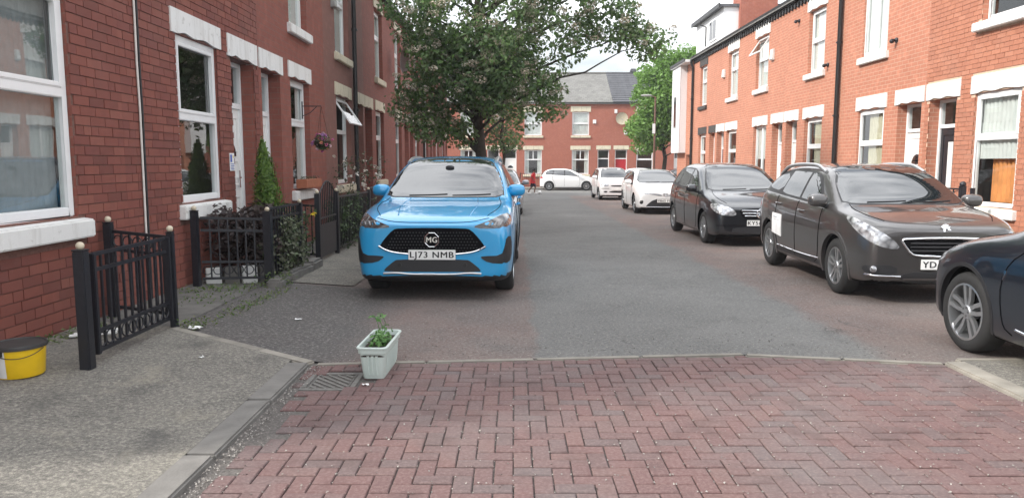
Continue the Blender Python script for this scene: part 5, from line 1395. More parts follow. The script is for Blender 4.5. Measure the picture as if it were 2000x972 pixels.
# ------------------------------------------------------------------ foliage
def leaves(name, pos, nrm, size, m, parent=None, tint=None, aspect=.55, fold=.25, jitter=.35):
    """pos (n,3), nrm (n,3): folded diamond-shaped leaves"""
    n = len(pos); pos = np.asarray(pos, float); nrm = np.asarray(nrm, float)
    nrm = nrm/np.maximum(np.linalg.norm(nrm, axis=1, keepdims=True), 1e-6)
    r = rng.normal(size=(n, 3)); a = np.cross(nrm, r); a /= np.maximum(np.linalg.norm(a, axis=1, keepdims=True), 1e-6); b_ = np.cross(nrm, a)
    s = size*(1+jitter*rng.uniform(-1, 1, size=(n, 1)))
    v = np.empty((n, 4, 3)); v[:, 0] = pos-a*s*.5; v[:, 2] = pos+a*s*.5
    v[:, 1] = pos+b_*s*aspect*.5+nrm*s*fold*.3; v[:, 3] = pos-b_*s*aspect*.5+nrm*s*fold*.3
    me = bpy.data.meshes.new(name); me.vertices.add(4*n); me.vertices.foreach_set('co', v.reshape(-1))
    fi = np.arange(4*n).reshape(n, 4); tri = np.concatenate([fi[:, [0, 1, 2]], fi[:, [0, 2, 3]]], axis=1).reshape(-1)
    me.loops.add(6*n); me.loops.foreach_set('vertex_index', tri.astype(np.int32)); me.polygons.add(2*n)
    me.polygons.foreach_set('loop_start', np.arange(0, 6*n, 3, dtype=np.int32)); me.update(calc_edges=True)
    at = me.attributes.new('tint', 'FLOAT', 'FACE')
    tt = rng.uniform(0, 1, n) if tint is None else np.asarray(tint)
    at.data.foreach_set('value', np.repeat(tt, 2).astype(np.float32))
    me.validate()
    return link(name, me, parent, [m])
def ball(n, c, rad, shell=.5):
    d = rng.normal(size=(n, 3)); d /= np.linalg.norm(d, axis=1, keepdims=True)
    r = rng.uniform(0, 1, (n, 1))**(1/3); r = shell+(1-shell)*r
    return np.asarray(c)+d*r*np.asarray(rad), d
def foliage(name, clumps, m, parent, size, per, tintvar=.3, up=.4, **k):
    P_, N_, T_ = [], [], []
    for (c, rad) in clumps:
        rad = np.asarray(rad if hasattr(rad, '__len__') else (rad,)*3); n = int(per*(rad[0]*rad[1]*rad[2])**(2/3))+4
        p, d = ball(n, c, rad); P_.append(p); N_.append(d*.6+np.array([0, 0, up])+rng.normal(size=(n, 3))*.5); b0 = rng.uniform(0, 1); T_.append(np.clip(b0+rng.normal(size=n)*tintvar, 0, 1))
    return leaves(name, np.concatenate(P_), np.concatenate(N_), size, m, parent, np.concatenate(T_), **k)
def branchtube(b, p, q, r0, r1, n=8, wob=.08, k=6):
    p = Vector(p); q = Vector(q); pts = []; L_ = (q-p).length
    for i in range(k+1):
        t = i/k; o = Vector((random.uniform(-1, 1), random.uniform(-1, 1), random.uniform(-.5, .5)))*wob*L_*math.sin(math.pi*t)
        pts.append(p.lerp(q, t)+o)
    b.tube(pts, [r0+(r1-r0)*i/k for i in range(k+1)], n); return pts
def tree(label, base, tr, top, clumps, leafm, size, per, flowers=0, cat='tree', name='street_tree', h0=2.0, group=None, limbs=26):
    root = empty(name, base, 0, label, cat, group)
    b = MB(); tp = Vector(top)-Vector(base)
    pts = branchtube(b, (0, 0, -.1), tp, tr, tr*.35, 12, .03, 8)
    b.lathe([(tr*1.5, -.1), (tr*1.15, .15), (tr*1.02, .4)], 14, (0, 0, 0))
    cl = sorted(clumps, key=lambda c: random.random())
    for (c, rad) in cl[:limbs]:
        e = Vector(c)-Vector(base); zt = max(h0*.8, min(e.z-.3-.35*math.hypot(e.x, e.y), tp.z*.9)); s_ = tp*(zt/tp.z)
        mid = s_.lerp(e, .5)+Vector((0, 0, .15)); branchtube(b, s_, mid, tr*.28, tr*.16, 6, .06, 4); branchtube(b, mid, e, tr*.16, tr*.05, 5, .08, 4)
    b.build('trunk', 'bark', root, smooth=70)
    cr = [((c[0]-base[0], c[1]-base[1], c[2]-base[2]), rad) for c, rad in clumps]
    foliage('crown', cr, leafm, root, size, per)
    if flowers:
        fl = []
        for i in range(flowers):
            c, rad = cr[random.randrange(len(cr))]; d = Vector((random.gauss(0, 1), random.gauss(0, 1)-.5, random.gauss(.4, .8))).normalized(); rad = rad if not hasattr(rad, '__len__') else rad[0]
            fl.append((tuple(Vector(c)+d*rad*.98), (random.uniform(.09, .17), random.uniform(.09, .17), random.uniform(.05, .09))))
        foliage('blossom', fl, 'blossom', root, .045, 4200, .25, .8, aspect=.9)
    return root
def clumps_in(ells, n, r0, r1):
    out = []; tot = sum(e[2] for e in ells)
    for (c, rad, wgt) in ells:
        for i in range(int(n*wgt/tot)):
            d = Vector((random.gauss(0, 1), random.gauss(0, 1), random.gauss(0, 1))).normalized(); t = random.uniform(.35, 1.0)**.6
            r = random.uniform(r0, r1); out.append(((c[0]+d.x*rad[0]*t, c[1]+d.y*rad[1]*t, c[2]+d.z*rad[2]*t), (r, r, r*.75)))
    return out
TY = 18.2
cl = clumps_in([((-.75, TY, 5.2), (2.0, 2.0, 2.4), 10), ((-1.5, TY, 3.4), (1.2, 1.5, 1.05), 4.2), ((.2, TY, 3.3), (1.15, 1.4, .95), 4), ((-.7, TY-1.0, 3.3), (1.0, .7, .9), 2.5), ((1.2, TY-.2, 5.0), (1.2, 1.3, 1.1), 3.2), ((2.3, TY-.4, 4.75), (1.0, .7, .42), 1.5), ((2.75, TY-.4, 4.35), (.65, .5, .40), .9), ((1.7, TY-.3, 6.1), (1.3, 1.2, .8), 2.2), ((-2.15, TY-.2, 2.75), (.6, .8, .6), 1.6), ((-1.7, TY-.6, 2.35), (.7, .6, .35), 1.1), ((-2.2, TY, 4.8), (.7, 1.2, 1.3), 2.0), ((-.5, TY, 7.4), (2.2, 2.0, .9), 4), ((-.7, TY-1.2, 5.0), (1.9, .8, 2.0), 7), ((-.6, TY-1.4, 3.7), (1.3, .6, .9), 3)], 520, .24, .46)
tree('large dark leafy tree with fading cream blossom behind the blue SUV', (-.93, TY, gz(TY)), .165, (-.75, TY+.1, 6.6), cl, 'leaf_dark', .115, 620, flowers=420, limbs=60)
t2y = 30.0
cl = clumps_in([((-.55, t2y, 3.6), (1.3, 1.3, 1.5), 6), ((-.4, t2y, 2.6), (.8, .8, .6), 2)], 50, .3, .55)
tree('smaller thin-trunked tree further along behind the large dark tree', (-.42, t2y, gz(t2y)), .085, (-.4, t2y, 4.2), cl, 'leaf_dark', .14, 330, limbs=14)
t3 = 44.5
cl = clumps_in([((8.9, t3, 5.6), (1.7, 1.8, 2.6), 8), ((8.2, t3, 3.6), (1.4, 1.4, 1.3), 4), ((9.9, t3, 3.9), (1.6, 1.6, 1.5), 4), ((10.2, t3, 6.6), (1.5, 1.5, 1.9), 5)], 260, .4, .75)
tree('bright green leafy tree at the far end of the right terrace', (9.0, t3, gz(t3)), .16, (9.0, t3, 5.5), cl, 'leaf_bright', .21, 300, limbs=24)

# shrubs
def shrub(name, label, base, clumps, m, size, per, stems=5, cat='shrub', extra=None, hgt=.5):
    root = empty(name, base, 0, label, cat); b = MB()
    for i in range(stems):
        c, r = clumps[i*len(clumps)//stems]; branchtube(b, (random.uniform(-.05, .05), random.uniform(-.05, .05), -.02), c, .012, .004, 5, .1, 4)
    b.build('stem', 'bark', root); foliage('foliage', clumps, m, root, size, per)
    if extra: tag(foliage('flower', extra[0], extra[1], root, extra[2], extra[3], .4, .8, aspect=.9), kind='stuff')
    return root
cl = [((random.uniform(-.25, .30), random.uniform(-.45, .55), random.uniform(.28, .80)), random.uniform(.11, .18)) for i in range(120)]
shrub('purple_shrub', 'dark purple-leaved shrub filling the railed yard', gp(-3.28, 9.25), cl, 'leaf_purple', .075, 1700, 12)
cl = [((random.uniform(-.10, .10), random.uniform(-.55, .40), random.uniform(.12, .72)), random.uniform(.08, .14)) for i in range(60)]
shrub('pale_shrub', 'grey-green leafy shrub growing through the railing at the footway', gp(-2.84, 9.35), cl, 'leaf_shrub', .06, 1100, 8)
cl = [((random.uniform(-.12, .12), random.uniform(-1.1, 1.2), random.uniform(.12, .86)), random.uniform(.10, .17)) for i in range(110)]
shrub('hedge', 'clipped green hedge behind the railing left of the blue SUV', gp(-2.98, 13.3), cl, 'leaf_hedge', .06, 1300, 12, 'hedge')
cl = [((random.gauss(0, .28), random.gauss(0, .4), random.uniform(.5, 1.55)), random.uniform(.10, .18)) for i in range(40)]
fl = [((random.gauss(0, .3), random.gauss(0, .4), random.uniform(.8, 1.6)), (.035, .035, .03)) for i in range(26)]
shrub('rose_bush', 'straggly rose bush with white flowers by the open window', gp(-3.2, 15.0), cl, 'leaf_shrub', .06, 560, 9, extra=(fl, 'petal_white', .05, 5000))
cl = [((random.uniform(-.2, .2), random.uniform(-.3, .3), random.uniform(.1, .9)), random.uniform(.08, .14)) for i in range(26)]
shrub('garden_plant', 'green plant with a yellow flower beside the arched gate', gp(-3.1, 10.5), cl, 'leaf_hedge', .06, 900, 5, extra=([((.28, -.05, .72), (.03, .03, .03))], 'petal_yellow', .05, 6000))
# conifer: upright sprays, pointed outline
con = empty('conifer', gp(-3.32, 9.98), 0, 'slim bright green conifer standing by the white front door', 'conifer')
b = MB(); b.tube([(0, 0, 0), (0, 0, 1.3)], [.025, .006], 6); b.lathe([(.0, 0), (.11, 0), (.14, .24), (.15, .26), (.13, .26), (.12, .22), (0, .22)], 18, m=1); b.build('trunk', ['bark', 'plastic_black'], con)
n = 5200; zz = rng.uniform(0, 1, n)**1.1; th0 = rng.uniform(0, 2*math.pi, n); rad = .205*np.minimum(1, zz*7)*(1-zz)**.62*(1+.26*rng.normal(size=n)+.24*np.sin(zz*30+3*np.sin(th0*2))+.2*np.sin(3*th0+zz*17)); th = th0
P_ = np.stack([rad*np.cos(th)+.025*np.sin(zz*4), rad*np.sin(th)-.03*zz, .26+zz*1.42+.03*rng.normal(size=n)], 1); N_ = np.stack([np.cos(th), np.sin(th), rng.normal(size=n)*.3], 1)
leaves('foliage', P_, N_, .06, 'leaf_conifer', con, None, .35)
# weeds and moss along the edges
P_, T_ = [], []
def weedline(p, q, n, spread, hgt):
    for i in range(n):
        t = random.random(); x = p[0]+(q[0]-p[0])*t+random.gauss(0, spread); y = p[1]+(q[1]-p[1])*t+random.gauss(0, spread); k = random.random()**2
        P_.append((x, y, G(x, y)+.012+k*hgt)); T_.append(random.random())
weedline((-2.88, 6.3), (-2.72, 6.5), 110, .05, .07); weedline((-2.75, 6.7), (-2.62, 8.6), 260, .06, .010); weedline((-2.9, 8.55), (-2.7, 8.8), 260, .05, .16); weedline((-3.5, 7.9), (-2.95, 8.5), 260, .10, .05)
weedline((-3.62, 5.5), (-3.5, 6.3), 150, .05, .06); weedline((-3.55, 7.3), (-2.9, 7.9), 120, .2, .012)
N_ = rng.normal(size=(len(P_), 3))*.6+np.array([0, -.3, .8])
o = leaves('weeds', P_, N_, .032, 'leaf_weed', None, T_, .45); tag(o, 'weeds and moss along the foot of the left railings', 'weeds', kind='stuff')
# grit scattered over paving joints and road edges
P_ = []
for i in range(3800):
    if i < 1000: x = -1.53+abs(random.gauss(0, .07)); y = random.uniform(2.2, 5.45)
    elif i < 2700:
        x = random.uniform(-1.4, 3.3); y = random.uniform(2.6, 5.5); 
        j = round(x/U)*U+random.gauss(0, .006) if random.random() < .6 else x; x = j
        if random.random() < .5: y = round(y/U)*U+random.gauss(0, .005)
    else: x = random.uniform(-1.4, 3.2); y = kerbline(x)+abs(random.gauss(0, .6))
    P_.append((x, y, G(x, y)+.003))
m, t, p = newmat('grit'); a = t.nodes.new('ShaderNodeAttribute'); a.attribute_name = 'tint'; setp(p, Roughness=.9)
t.links.new(ramp(t, a.outputs['Fac'], [(0, (.14, .13, .12)), (.5, (.22, .20, .18)), (1, (.36, .34, .31))]), p.inputs['Base Color'])
o = leaves('grit', P_, rng.normal(size=(len(P_), 3))*.4+np.array([0, 0, 1]), .011, 'grit', None, None, .9, .8); tag(o, 'grit lying in the joints of the paving', 'grit', kind='stuff')

# ------------------------------------------------------------------ small things
# planter trough
tr = empty('planter', (-.985, 5.36, .0), R(-2), 'pale grey-green plastic trough planter standing on the block paving', 'planter')
hl, hw_, ht = .285, .105, .235
b = MB(); 
def rrect(hx, hy, r, z, n=5):
    o = []
    for (sx, sy, a0) in ((1, 1, 0), (-1, 1, 90), (-1, -1, 180), (1, -1, 270)):
        for i in range(n+1):
            a = R(a0+90*i/n); o.append((sx*(hx-r)+r*math.cos(a), sy*(hy-r)+r*math.sin(a), z))
    return o
lv = [rrect(.074, .235, .03, 0), rrect(.076, .24, .03, .01), rrect(.092, .268, .03, ht-.05), rrect(.100, .280, .035, ht-.045), rrect(.104, .286, .035, ht-.012), rrect(.110, .292, .038, ht-.010), rrect(.112, .294, .038, ht-.002), rrect(.108, .290, .036, ht+.004), rrect(.094, .274, .03, ht+.002), rrect(.088, .266, .03, ht-.04)]
k = len(lv[0]); vs = [p for l in lv for p in l]; fs = [(i*k+j, i*k+(j+1) % k, (i+1)*k+(j+1) % k, (i+1)*k+j) for i in range(len(lv)-1) for j in range(k)]+[tuple(range(k))[::-1]]
b.add(vs, fs); b.build('trough', 'pot_green', tr, smooth=45)
for (sx, sy, nx_, ny_) in [(-.03, -1, 0, 1), (0.0, -1, 0, 1), (.03, -1, 0, 1)]:
    b = MB(); b.add([(sx-.008, -.243, .03), (sx+.008, -.243, .03), (sx+.010, -.268, ht-.06), (sx-.010, -.268, ht-.06), (sx-.004, -.250, .03), (sx+.004, -.250, .03), (sx+.005, -.276, ht-.06), (sx-.005, -.276, ht-.06)], [(4, 5, 6, 7), (0, 4, 7, 3), (1, 2, 6, 5)]); b.build('rib', 'pot_green', tr)
for i in range(7):
    for sg in (1, -1):
        y = -.18+i*.06; b = MB(); b.add([(sg*.080, y-.008, .03), (sg*.080, y+.008, .03), (sg*.092, y+.010, ht-.06), (sg*.092, y-.010, ht-.06), (sg*.087, y, .03), (sg*.1, y, ht-.06)], [(0, 4, 5, 3), (4, 1, 2, 5)]); b.build('rib', 'pot_green', tr)
b = MB(); b.prism([(x, y) for x, y, z in rrect(.089, .267, .03, 0)], ht-.07, ht-.035, 'xy'); b.build('soil', 'soil', tr)
pl_ = empty('potted_plant', (-.985, 5.36, ht-.04), R(-2), 'small bright green leafy plant growing in the trough', 'plant')
cl = [((random.gauss(.015, .022), random.uniform(-.14, .16), random.uniform(.02, .075)), random.uniform(.028, .05)) for i in range(26)]
foliage('foliage', cl, 'leaf_pot', pl_, .035, 3400, .3, .8)
b = MB(); st = [(-.0, .08), (-.05, .16), (.0, .2)]
for (x, y) in st: b.tube([(0, .1, 0), (x, y, .12), (x-.03, y+.03, .17)], .0025, 5)
b.build('stem', 'leaf_pot', pl_)
foliage('sprig', [((-.03, .11, .165), (.04, .035, .012)), ((-.08, .19, .165), (.04, .035, .012)), ((-.03, .23, .17), (.035, .035, .012))], 'leaf_pot', pl_, .04, 5200, .3, 1.2)

# drain grate
dg_ = empty('drain_grate', (-1.275, 5.085, -.004), 0, 'cast iron drain grate with slanting slots beside the kerb', 'drain')
b = MB(); b.box(-.185, .185, -.205, -.17, -.03, .0); b.box(-.185, .185, .17, .205, -.03, 0); b.box(-.185, -.15, -.17, .17, -.03, 0); b.box(.15, .185, -.17, .17, -.03, 0); b.box(.128, .14, -.17, .17, -.03, -.003); b.box(-.14, -.128, -.17, .17, -.03, -.003)
b.build('frame', 'cast_iron', dg_, bevel=.003)
b = MB(); b.quad((-.16, -.18, -.028), (.16, -.18, -.028), (.16, .18, -.028), (-.16, .18, -.028)); b.build('pit', 'void', dg_)
for i in range(10):
    t = -.31+i*.068; pts_ = []
    for j in range(41):
        x = -.126+.252*j/40; y = t-x*1.05
        if abs(y) < .168: pts_.append((x, y))
    if len(pts_) < 6: continue
    (x0, y0), (x1, y1) = pts_[0], pts_[-1]; w_ = .017; b = MB()
    b.add([(x0, max(-.169, y0-w_), -.02), (x1, max(-.169, y1-w_), -.02), (x1, min(.169, y1+w_), -.02), (x0, min(.169, y0+w_), -.02), (x0, max(-.169, y0-w_), -.002), (x1, max(-.169, y1-w_), -.002), (x1, min(.169, y1+w_), -.002), (x0, min(.169, y0+w_), -.002)], [(4, 5, 6, 7), (0, 1, 5, 4), (1, 2, 6, 5), (2, 3, 7, 6), (3, 0, 4, 7)])
    b.build('bar', 'cast_iron', dg_)

# bucket
bk = empty('paint_bucket', gp(-3.29, 4.82, .008), R(0), 'yellow and white plastic bucket with a dirty black lid', 'bucket')
b = MB(); b.lathe([(0, .002), (.138, .002), (.144, .01), (.158, .225)], 40); ob = b.build('tub', 'bucket_yellow', bk, smooth=50)
b = MB(); b.lathe([(.1445, .012), (.1595, .226)], 14, sweep=R(66), start=R(207)); b.build('label_band', 'bucket_white', ob, smooth=50)
b = MB(); b.lathe([(.160, .215), (.168, .216), (.170, .235), (.166, .247), (.155, .247), (.150, .240), (.0, .238)], 40); b.build('lid', 'lid_black', bk, smooth=40)
b = MB(); b.tube([(.166*math.cos(t), .166*math.sin(t), .21-.05*math.sin((t-R(235))/R(125)*math.pi)) for t in [R(235)+R(125)*i/14 for i in range(15)]], .003, 6); b.build('handle', 'iron', bk)
b = MB(); b.box(-.012, .012, -.012, .012, -.025, .01); o = b.build('handle_lug', 'plastic_black', bk); o.location = (.163*math.cos(R(265)), .163*math.sin(R(265)), .205)

bk.scale = (1, 1, .88)
# litter
def crumple(name, label, loc, s, m='litter'):
    b = MB(); vs = []
    for i in range(5):
        for j in range(5): vs.append(((i/4-.5)*s+random.gauss(0, s*.05), (j/4-.5)*s*.6+random.gauss(0, s*.05), abs(random.gauss(0, s*.14))+.004))
    b.add(vs, [(i*5+j, (i+1)*5+j, (i+1)*5+j+1, i*5+j+1) for i in range(4) for j in range(4)]); o = b.build(name, m, recalc=False); o.location = loc; tag(o, label, 'litter', 'litter on the ground')
crumple('paper_scrap', 'crumpled white paper at the end of the near railing', gp(-2.76, 6.32, .01), .10)
crumple('paper_scrap', 'white scrap in front of the trough planter', (-1.02, 4.96, .003), .045)
crumple('paper_scrap', 'small pale scrap on the near left footway', gp(-2.35, 5.45, .01), .04)
crumple('paper_scrap', 'pale scrap on the dark asphalt left of the blue SUV', gp(-2.05, 6.95, .003), .06)
for i, (x, y, a) in enumerate(((-3.42, 5.98, 35), (-3.38, 5.85, 25))):
    b = MB(); b.box(-.17, .17, -.022, .022, 0, .016); o = b.build('wood_offcut', 'litter', bevel=.004); o.location = gp(x, y, .015+.012*i); o.rotation_euler = (0, 0, R(a))
    tag(o, ['white wood strip on the ground against the near left wall', 'white wood strip lying over another by the railing post'][i], 'offcut', 'litter on the ground')

# notice on the wall
sg = empty('wall_notice', (XL+.012, 9.78, 1.53), R(90), 'small white notice with a blue square on the brick wall', 'sign')
b = MB(); b.box(-.075, .075, -.006, .004, -.115, .115); o = b.build('board', 'sign_white', sg, bevel=.004)
b = MB(); b.box(-.065, -.010, -.008, -.0065, .0, .095); b.build('blue_square', 'sign_blue', o)
b = MB(); b.lathe([(0, -.0075), (.016, -.0075)], 14, (.035, 0, .07), 'y'); b.build('yellow_dot', 'sign_yellow', o)
for i, w_ in enumerate((.11, .12, .10, .115)):
    b = MB(); b.box(-.06, -.06+w_, -.008, -.0065, -.03-i*.022, -.022-i*.022); b.build('print_line', 'sign_blue', o)
# hanging basket
hb = empty('hanging_basket', (XL+.34, 13.15, 1.88), 0, 'hanging basket of purple, white and yellow flowers on a wall bracket', 'flower basket')
b = MB(); b.tube([(-.33, 0, .62), (0, 0, .62)], .009, 6); b.tube([(-.33, 0, .45), (-.2, 0, .50), (-.08, 0, .61)], .007, 6); b.tube([(-.33, 0, .40), (-.33, 0, .70)], .012, 6); b.build('bracket', 'iron', hb)
b = MB()
for i in range(3): t = 2*math.pi*i/3; b.tube([(0, 0, .62), (.13*math.cos(t), .13*math.sin(t), .02)], .003, 5)
b.lathe([(.02, -.12), (.09, -.10), (.135, -.04), (.15, .02)], 16); b.build('basket', 'soil', hb)
foliage('foliage', [((0, 0, .0), .15)], 'leaf_hedge', hb, .045, 14000)
fbk = foliage('flower', [((random.gauss(0, .085), random.gauss(0, .085), random.gauss(.03, .07)), .028) for i in range(42)], 'petal_mix', hb, .035, 9000, .08, .7, aspect=.95)
tag(fbk, kind='stuff')
wb_ = empty('window_box', (XL+.10, 13.1, 1.09), 0, 'terracotta window box under the flower basket', 'window box')
b = MB(); b.box(-.08, .10, -.5, .5, 0, .15); b.build('trough', 'terracotta', wb_, bevel=.01)
foliage('plants', [((.01, -.45+i*.09, .17), (.05, .06, .03)) for i in range(11)], 'leaf_shrub', wb_, .03, 3500)

# pipes and cables, boxes
def pipe(name, label, pts, r, m, cat, n=8, clips=None):
    b = MB(); b.tube(pts, r, n); o = b.build(name, m, None, smooth=60); tag(o, label, cat); return o
def downpipe(label, x, y, z0, z1, r, sgn):
    e = empty('drainpipe', (x, y, z0), 0, label, 'drainpipe'); b = MB(); b.tube([(0, 0, 0), (0, 0, z1-z0-.35), (sgn*.08, 0, z1-z0-.15), (sgn*.08, 0, z1-z0)], r, 12); b.build('pipe', 'gutter', e, smooth=60)
    for z in (.9, 2.7, 4.5):
        b = MB(); b.lathe([(r+.001, -.03), (r+.012, -.03), (r+.012, .03), (r+.001, .03)], 12, (0, 0, z)); b.box(-.02-(.05 if sgn < 0 else -.0), .02+(.05 if sgn > 0 else 0), -.05, .05, z-.015, z+.015); b.build('collar', 'gutter', e)
downpipe('black drainpipe beside the open left-hand window', XL+.075, 17.32, G(XL, 17)-.05, 6.05, .05, 1)
downpipe('black drainpipe between the second and third right-hand houses', XR-.075, 19.0, .0, 6.15, .055, -1)
downpipe('black drainpipe at the far end of the right-hand terrace', XR-.075, 34.35, -.1, 6.15, .055, -1)
downpipe('black drainpipe far along the left-hand terrace', XL+.075, 30.4, -.1, 6.05, .045, 1)
wob = [random.uniform(-.012, .012) for i in range(14)]
pipe('wall_cable', 'white cable running down the near left-hand brick wall', [(XL+.022, 7.40+wob[i], .15+i*.47) for i in range(13)], .011, 'cable_white', 'cable')
pipe('wall_cable', 'thin dark cable beside the white one on the left-hand wall', [(XL+.020, 7.455+wob[i]*.8, .15+i*.47) for i in range(13)], .011, 'plastic_black', 'cable')
def wbox(name, label, loc, size, m, cat, rz):
    e = empty(name, loc, rz, label, cat); w_, d, h = size
    b = MB(); b.add([(-w_/2, -d, -h/2+.02), (w_/2, -d, -h/2+.02), (w_/2, -d*.75, h/2), (-w_/2, -d*.75, h/2), (-w_/2, 0, -h/2), (w_/2, 0, -h/2), (w_/2, 0, h/2), (-w_/2, 0, h/2)], [(0, 1, 2, 3), (4, 7, 6, 5), (0, 4, 5, 1), (1, 5, 6, 2), (2, 6, 7, 3), (3, 7, 4, 0)]); o = b.build('cover', m, e, bevel=.008)
    b = MB(); b.box(-w_*.3, w_*.3, -d-.002, -d+.012, -h/2+.03, -h/2+.05); b.build('lamp_strip', 'box_grey', e); return e
wbox('alarm_box', 'grey alarm box beside a left-hand upstairs window', (XL, 15.55, 4.85), (.22, .09, .42), 'box_grey', 'alarm box', R(90))
wbox('alarm_box', 'white alarm box high on the near right-hand wall', (XR, 18.1, 5.55), (.26, .09, .28), 'box_white', 'alarm box', R(-90))
wbox('alarm_box', 'white alarm box beside an upstairs window of the right terrace', (XR, 29.45, 4.95), (.26, .09, .32), 'box_white', 'alarm box', R(-90))
wbox('alarm_box', 'white box right of the open upstairs window on the right', (XR, 24.0, 4.9), (.24, .09, .34), 'box_white', 'alarm box', R(-90))
wbox('alarm_box', 'white alarm box right of the far upstairs window', (6.02, YF, 4.55), (.24, .09, .30), 'box_white', 'alarm box', 0)
wbox('alarm_box', 'small white box high under the far eaves', (7.6, YF, 5.3), (.2, .09, .30), 'box_white', 'alarm box', 0)
wbox('alarm_box', 'white box on the far wall below the satellite dish', (8.35, YF, 3.75), (.24, .09, .30), 'box_white', 'alarm box', 0)
def vent(label, loc, rz):
    e = empty('wall_light', loc, rz, label, 'wall fitting'); b = MB(); b.lathe([(0, 0), (.055, 0), (.055, -.03), (.03, -.05), (.03, -.09)], 12, axis='y'); b.build('mount', 'iron', e, smooth=40); b = MB(); b.sphere((0, -.11, -.02), (.045, .05, .05), 10, 8); b.build('head', 'iron', e, smooth=60)
vent('dark wall fitting beside the right-hand twin upstairs window', (XR, 16.3, 4.12), R(-90)); vent('dark wall fitting at the second right-hand upstairs sill', (XR, 19.78, 4.05), R(-90)); vent('dark lamp fitting high on the third right-hand house', (XR, 21.9, 5.55), R(-90))
# satellite dish on the far wall
ds = empty('satellite_dish', (8.02, YF-.28, 4.78), 0, 'round tan satellite dish on the far terrace wall', 'satellite dish')
b = MB(); b.lathe([(0, .09), (.2, .075), (.36, .03), (.45, 0), (.455, -.012)], 32, axis='y'); b.build('dish', 'dish', ds, smooth=60)
b = MB(); b.tube([(0, .28, -.1), (0, .1, -.1), (0, .09, 0)], .02, 6); b.tube([(0, 0, -.44), (0, -.35, -.12)], .01, 6); b.sphere((0, -.35, -.1), .04, 8, 6); b.build('arm', 'box_grey', ds)
# left-hand satellite dish half hidden in the leaves
ds2 = empty('satellite_dish', (XL+.45, 22.7, 4.55), R(-60), 'grey satellite dish on the left-hand wall beside the tree', 'satellite dish')
b = MB(); b.lathe([(0, .09), (.2, .075), (.32, .03), (.38, 0), (.385, -.012)], 28, axis='y'); b.build('dish', 'box_grey', ds2, smooth=60)
b = MB(); b.tube([(0, .09, 0), (-.25, .4, -.1)], .02, 6); b.tube([(0, 0, -.37), (0, -.3, -.1)], .01, 6); b.build('arm', 'box_grey', ds2)
# lamp post
lp = empty('lamp_post', (7.25, 38.6, gz(38)), 0, 'slim rusty brown lamp post in front of the bright green tree', 'lamp post')
b = MB(); b.tube([(0, 0, 0), (0, 0, 1.2)], .085, 12); b.tube([(0, 0, 1.2), (0, 0, 5.1)], [.058, .045], 12); b.tube([(0, 0, 5.08), (-.25, 0, 5.16)], .03, 8); b.build('pole', 'rust_pole', lp, smooth=50)
b = MB(); b.sphere((-.45, 0, 5.17), (.30, .11, .06), 16, 8, e=.8); b.build('lantern', 'box_grey', lp, smooth=60)
b = MB(); b.box(-.13, .01, -.09, -.05, 3.25, 3.75); b.build('notice', 'box_white', lp, bevel=.004)

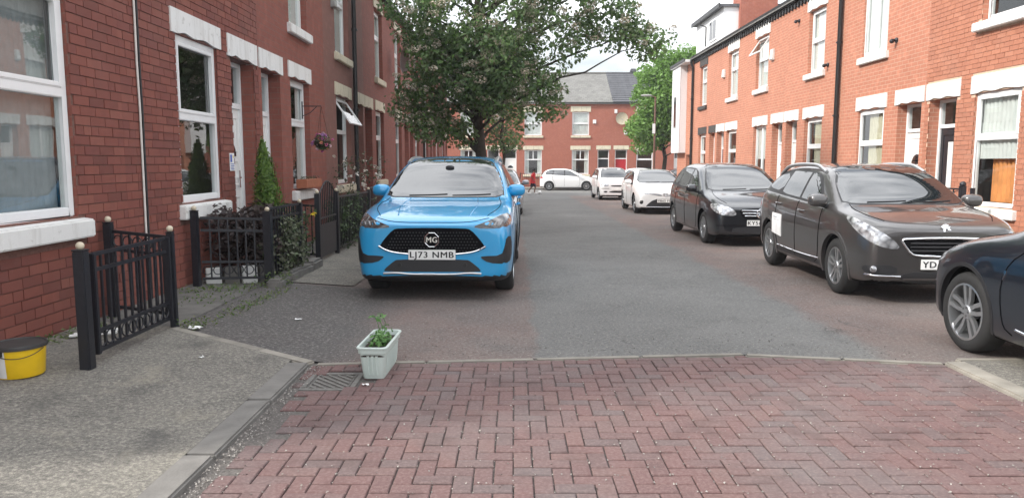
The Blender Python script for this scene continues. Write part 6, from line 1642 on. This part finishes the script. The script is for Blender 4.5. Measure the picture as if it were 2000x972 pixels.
# ------------------------------------------------------------------ child with a ball
def figure(loc, rz):
    root = empty('person', loc, rz, 'child in a red top and dark shorts kicking a ball in the far road', 'person')
    J = dict(pel=(0, 0, .74), wai=(.02, 0, .90), che=(.05, 0, 1.08), nec=(.07, 0, 1.21), hb=(.08, 0, 1.27), hd=(.09, 0, 1.36), ht=(.09, 0, 1.43),
             sr=(.05, -.13, 1.15), er=(-.06, -.20, .97), wr=(.08, -.22, .83), fr=(.13, -.21, .77), sl=(.05, .13, 1.15), el=(.14, .20, .98), wl=(.27, .17, .90), fl=(.33, .15, .89),
             hr=(0, -.075, .70), kr=(.17, -.08, .43), ar=(.10, -.08, .10), tr=(.24, -.09, .03), hl=(0, .075, .70), kl=(-.06, .08, .40), al=(-.24, .08, .14), tl=(-.16, .08, .03))
    Ed = [('pel', 'wai'), ('wai', 'che'), ('che', 'nec'), ('nec', 'hb'), ('hb', 'hd'), ('hd', 'ht'), ('che', 'sr'), ('sr', 'er'), ('er', 'wr'), ('wr', 'fr'), ('che', 'sl'), ('sl', 'el'), ('el', 'wl'), ('wl', 'fl'), ('pel', 'hr'), ('hr', 'kr'), ('kr', 'ar'), ('ar', 'tr'), ('pel', 'hl'), ('hl', 'kl'), ('kl', 'al'), ('al', 'tl')]
    rad = dict(pel=.10, wai=.095, che=.11, nec=.045, hb=.06, hd=.088, ht=.06, sr=.055, er=.035, wr=.026, fr=.03, sl=.055, el=.035, wl=.026, fl=.03, hr=.085, kr=.05, ar=.035, tr=.035, hl=.085, kl=.05, al=.035, tl=.035)
    nm = list(J); me = bpy.data.meshes.new('body'); me.from_pydata([J[k] for k in nm], [(nm.index(a), nm.index(b_)) for a, b_ in Ed], [])
    o = bpy.data.objects.new('t', me); col.objects.link(o); md = o.modifiers.new('k', 'SKIN'); md.use_smooth_shade = True
    for i, k in enumerate(nm): me.skin_vertices[0].data[i].radius = (rad[k], rad[k]); me.skin_vertices[0].data[i].use_root = (k == 'pel')
    s_ = o.modifiers.new('s', 'SUBSURF'); s_.levels = 2
    dg = bpy.context.evaluated_depsgraph_get(); dg.update(); m2 = bpy.data.meshes.new_from_object(o.evaluated_get(dg)); bpy.data.objects.remove(o); m2.materials.clear()
    link('body', m2, root, ['skin'])
    def tubeloft(name, secs, m):
        b = MB(); n = 16; vs = []
        for (c, rx, ry) in secs:
            for j in range(n): t = 2*math.pi*j/n; vs.append((c[0]+rx*math.cos(t)+.01*math.sin(5*t), c[1]+ry*math.sin(t), c[2]))
        b.add(vs, [(i*n+j, i*n+(j+1) % n, (i+1)*n+(j+1) % n, (i+1)*n+j) for i in range(len(secs)-1) for j in range(n)]); return b.build(name, m, root, smooth=60)
    tubeloft('shirt', [((0, 0, .62), .175, .20), ((.01, 0, .78), .155, .185), ((.03, 0, .95), .14, .17), ((.05, 0, 1.10), .135, .175), ((.06, 0, 1.18), .10, .15), ((.07, 0, 1.225), .055, .06)], 'red_shirt')
    for s, e in (('sr', 'er'), ('sl', 'el')):
        b = MB(); a, c = Vector(J[s]), Vector(J[e]); b.tube([a.lerp(c, -.2), a.lerp(c, .4), a.lerp(c, .85)], [.075, .07, .065], 10); b.build('sleeve', 'red_shirt', root, smooth=60)
    for s, e in (('hr', 'kr'), ('hl', 'kl')):
        b = MB(); a, c = Vector(J[s]), Vector(J[e]); b.tube([a.lerp(c, -.15), a.lerp(c, .4), a.lerp(c, .95)], [.10, .09, .08], 10); b.build('shorts_leg', 'dark_shorts', root, smooth=60)
    b = MB(); b.sphere((.075, 0, 1.405), (.105, .10, .095), 14, 10); b.build('hair', 'hair', root, smooth=60)
    for k in ('tr', 'tl'):
        b = MB(); x, y, z = J[k]; b.sphere((x-.03, y, .045), (.12, .045, .045), 12, 8, e=.8); b.build('shoe', 'litter', root, smooth=60)
    for sg in (1, -1):
        b = MB(); b.sphere((.172, sg*.033, 1.365), (.012, .014, .010), 8, 6); b.build('eye', 'hair', root)
    return root
figure((1.10, 43.2, gz(43)), R(0))
bl = MB(); bl.sphere((0, 0, 0), .11, 20, 14); bo = bl.build('football', 'litter', None, smooth=70); bo.location = (1.50, 43.1, gz(43)+.11); tag(bo, 'white football at the feet of the child in red', 'ball')

# ------------------------------------------------------------------ added haze volume, mostly for a lens-flare veil over far things
m = bpy.data.materials.new('haze'); m.use_nodes = True; t = m.node_tree; t.nodes.clear()
o_ = t.nodes.new('ShaderNodeOutputMaterial'); pv = t.nodes.new('ShaderNodeVolumePrincipled'); pv.inputs['Color'].default_value = (.93, .95, 1, 1); pv.inputs['Density'].default_value = .0009; pv.inputs['Anisotropy'].default_value = .2
t.links.new(pv.outputs[0], o_.inputs['Volume']); MATS['haze'] = m
b = MB(); b.box(-45, 60, -30, 75, -2.2, 11.0); tag(b.build('haze', 'haze'), 'thin pale haze volume added to veil the street', 'haze', kind='stuff')
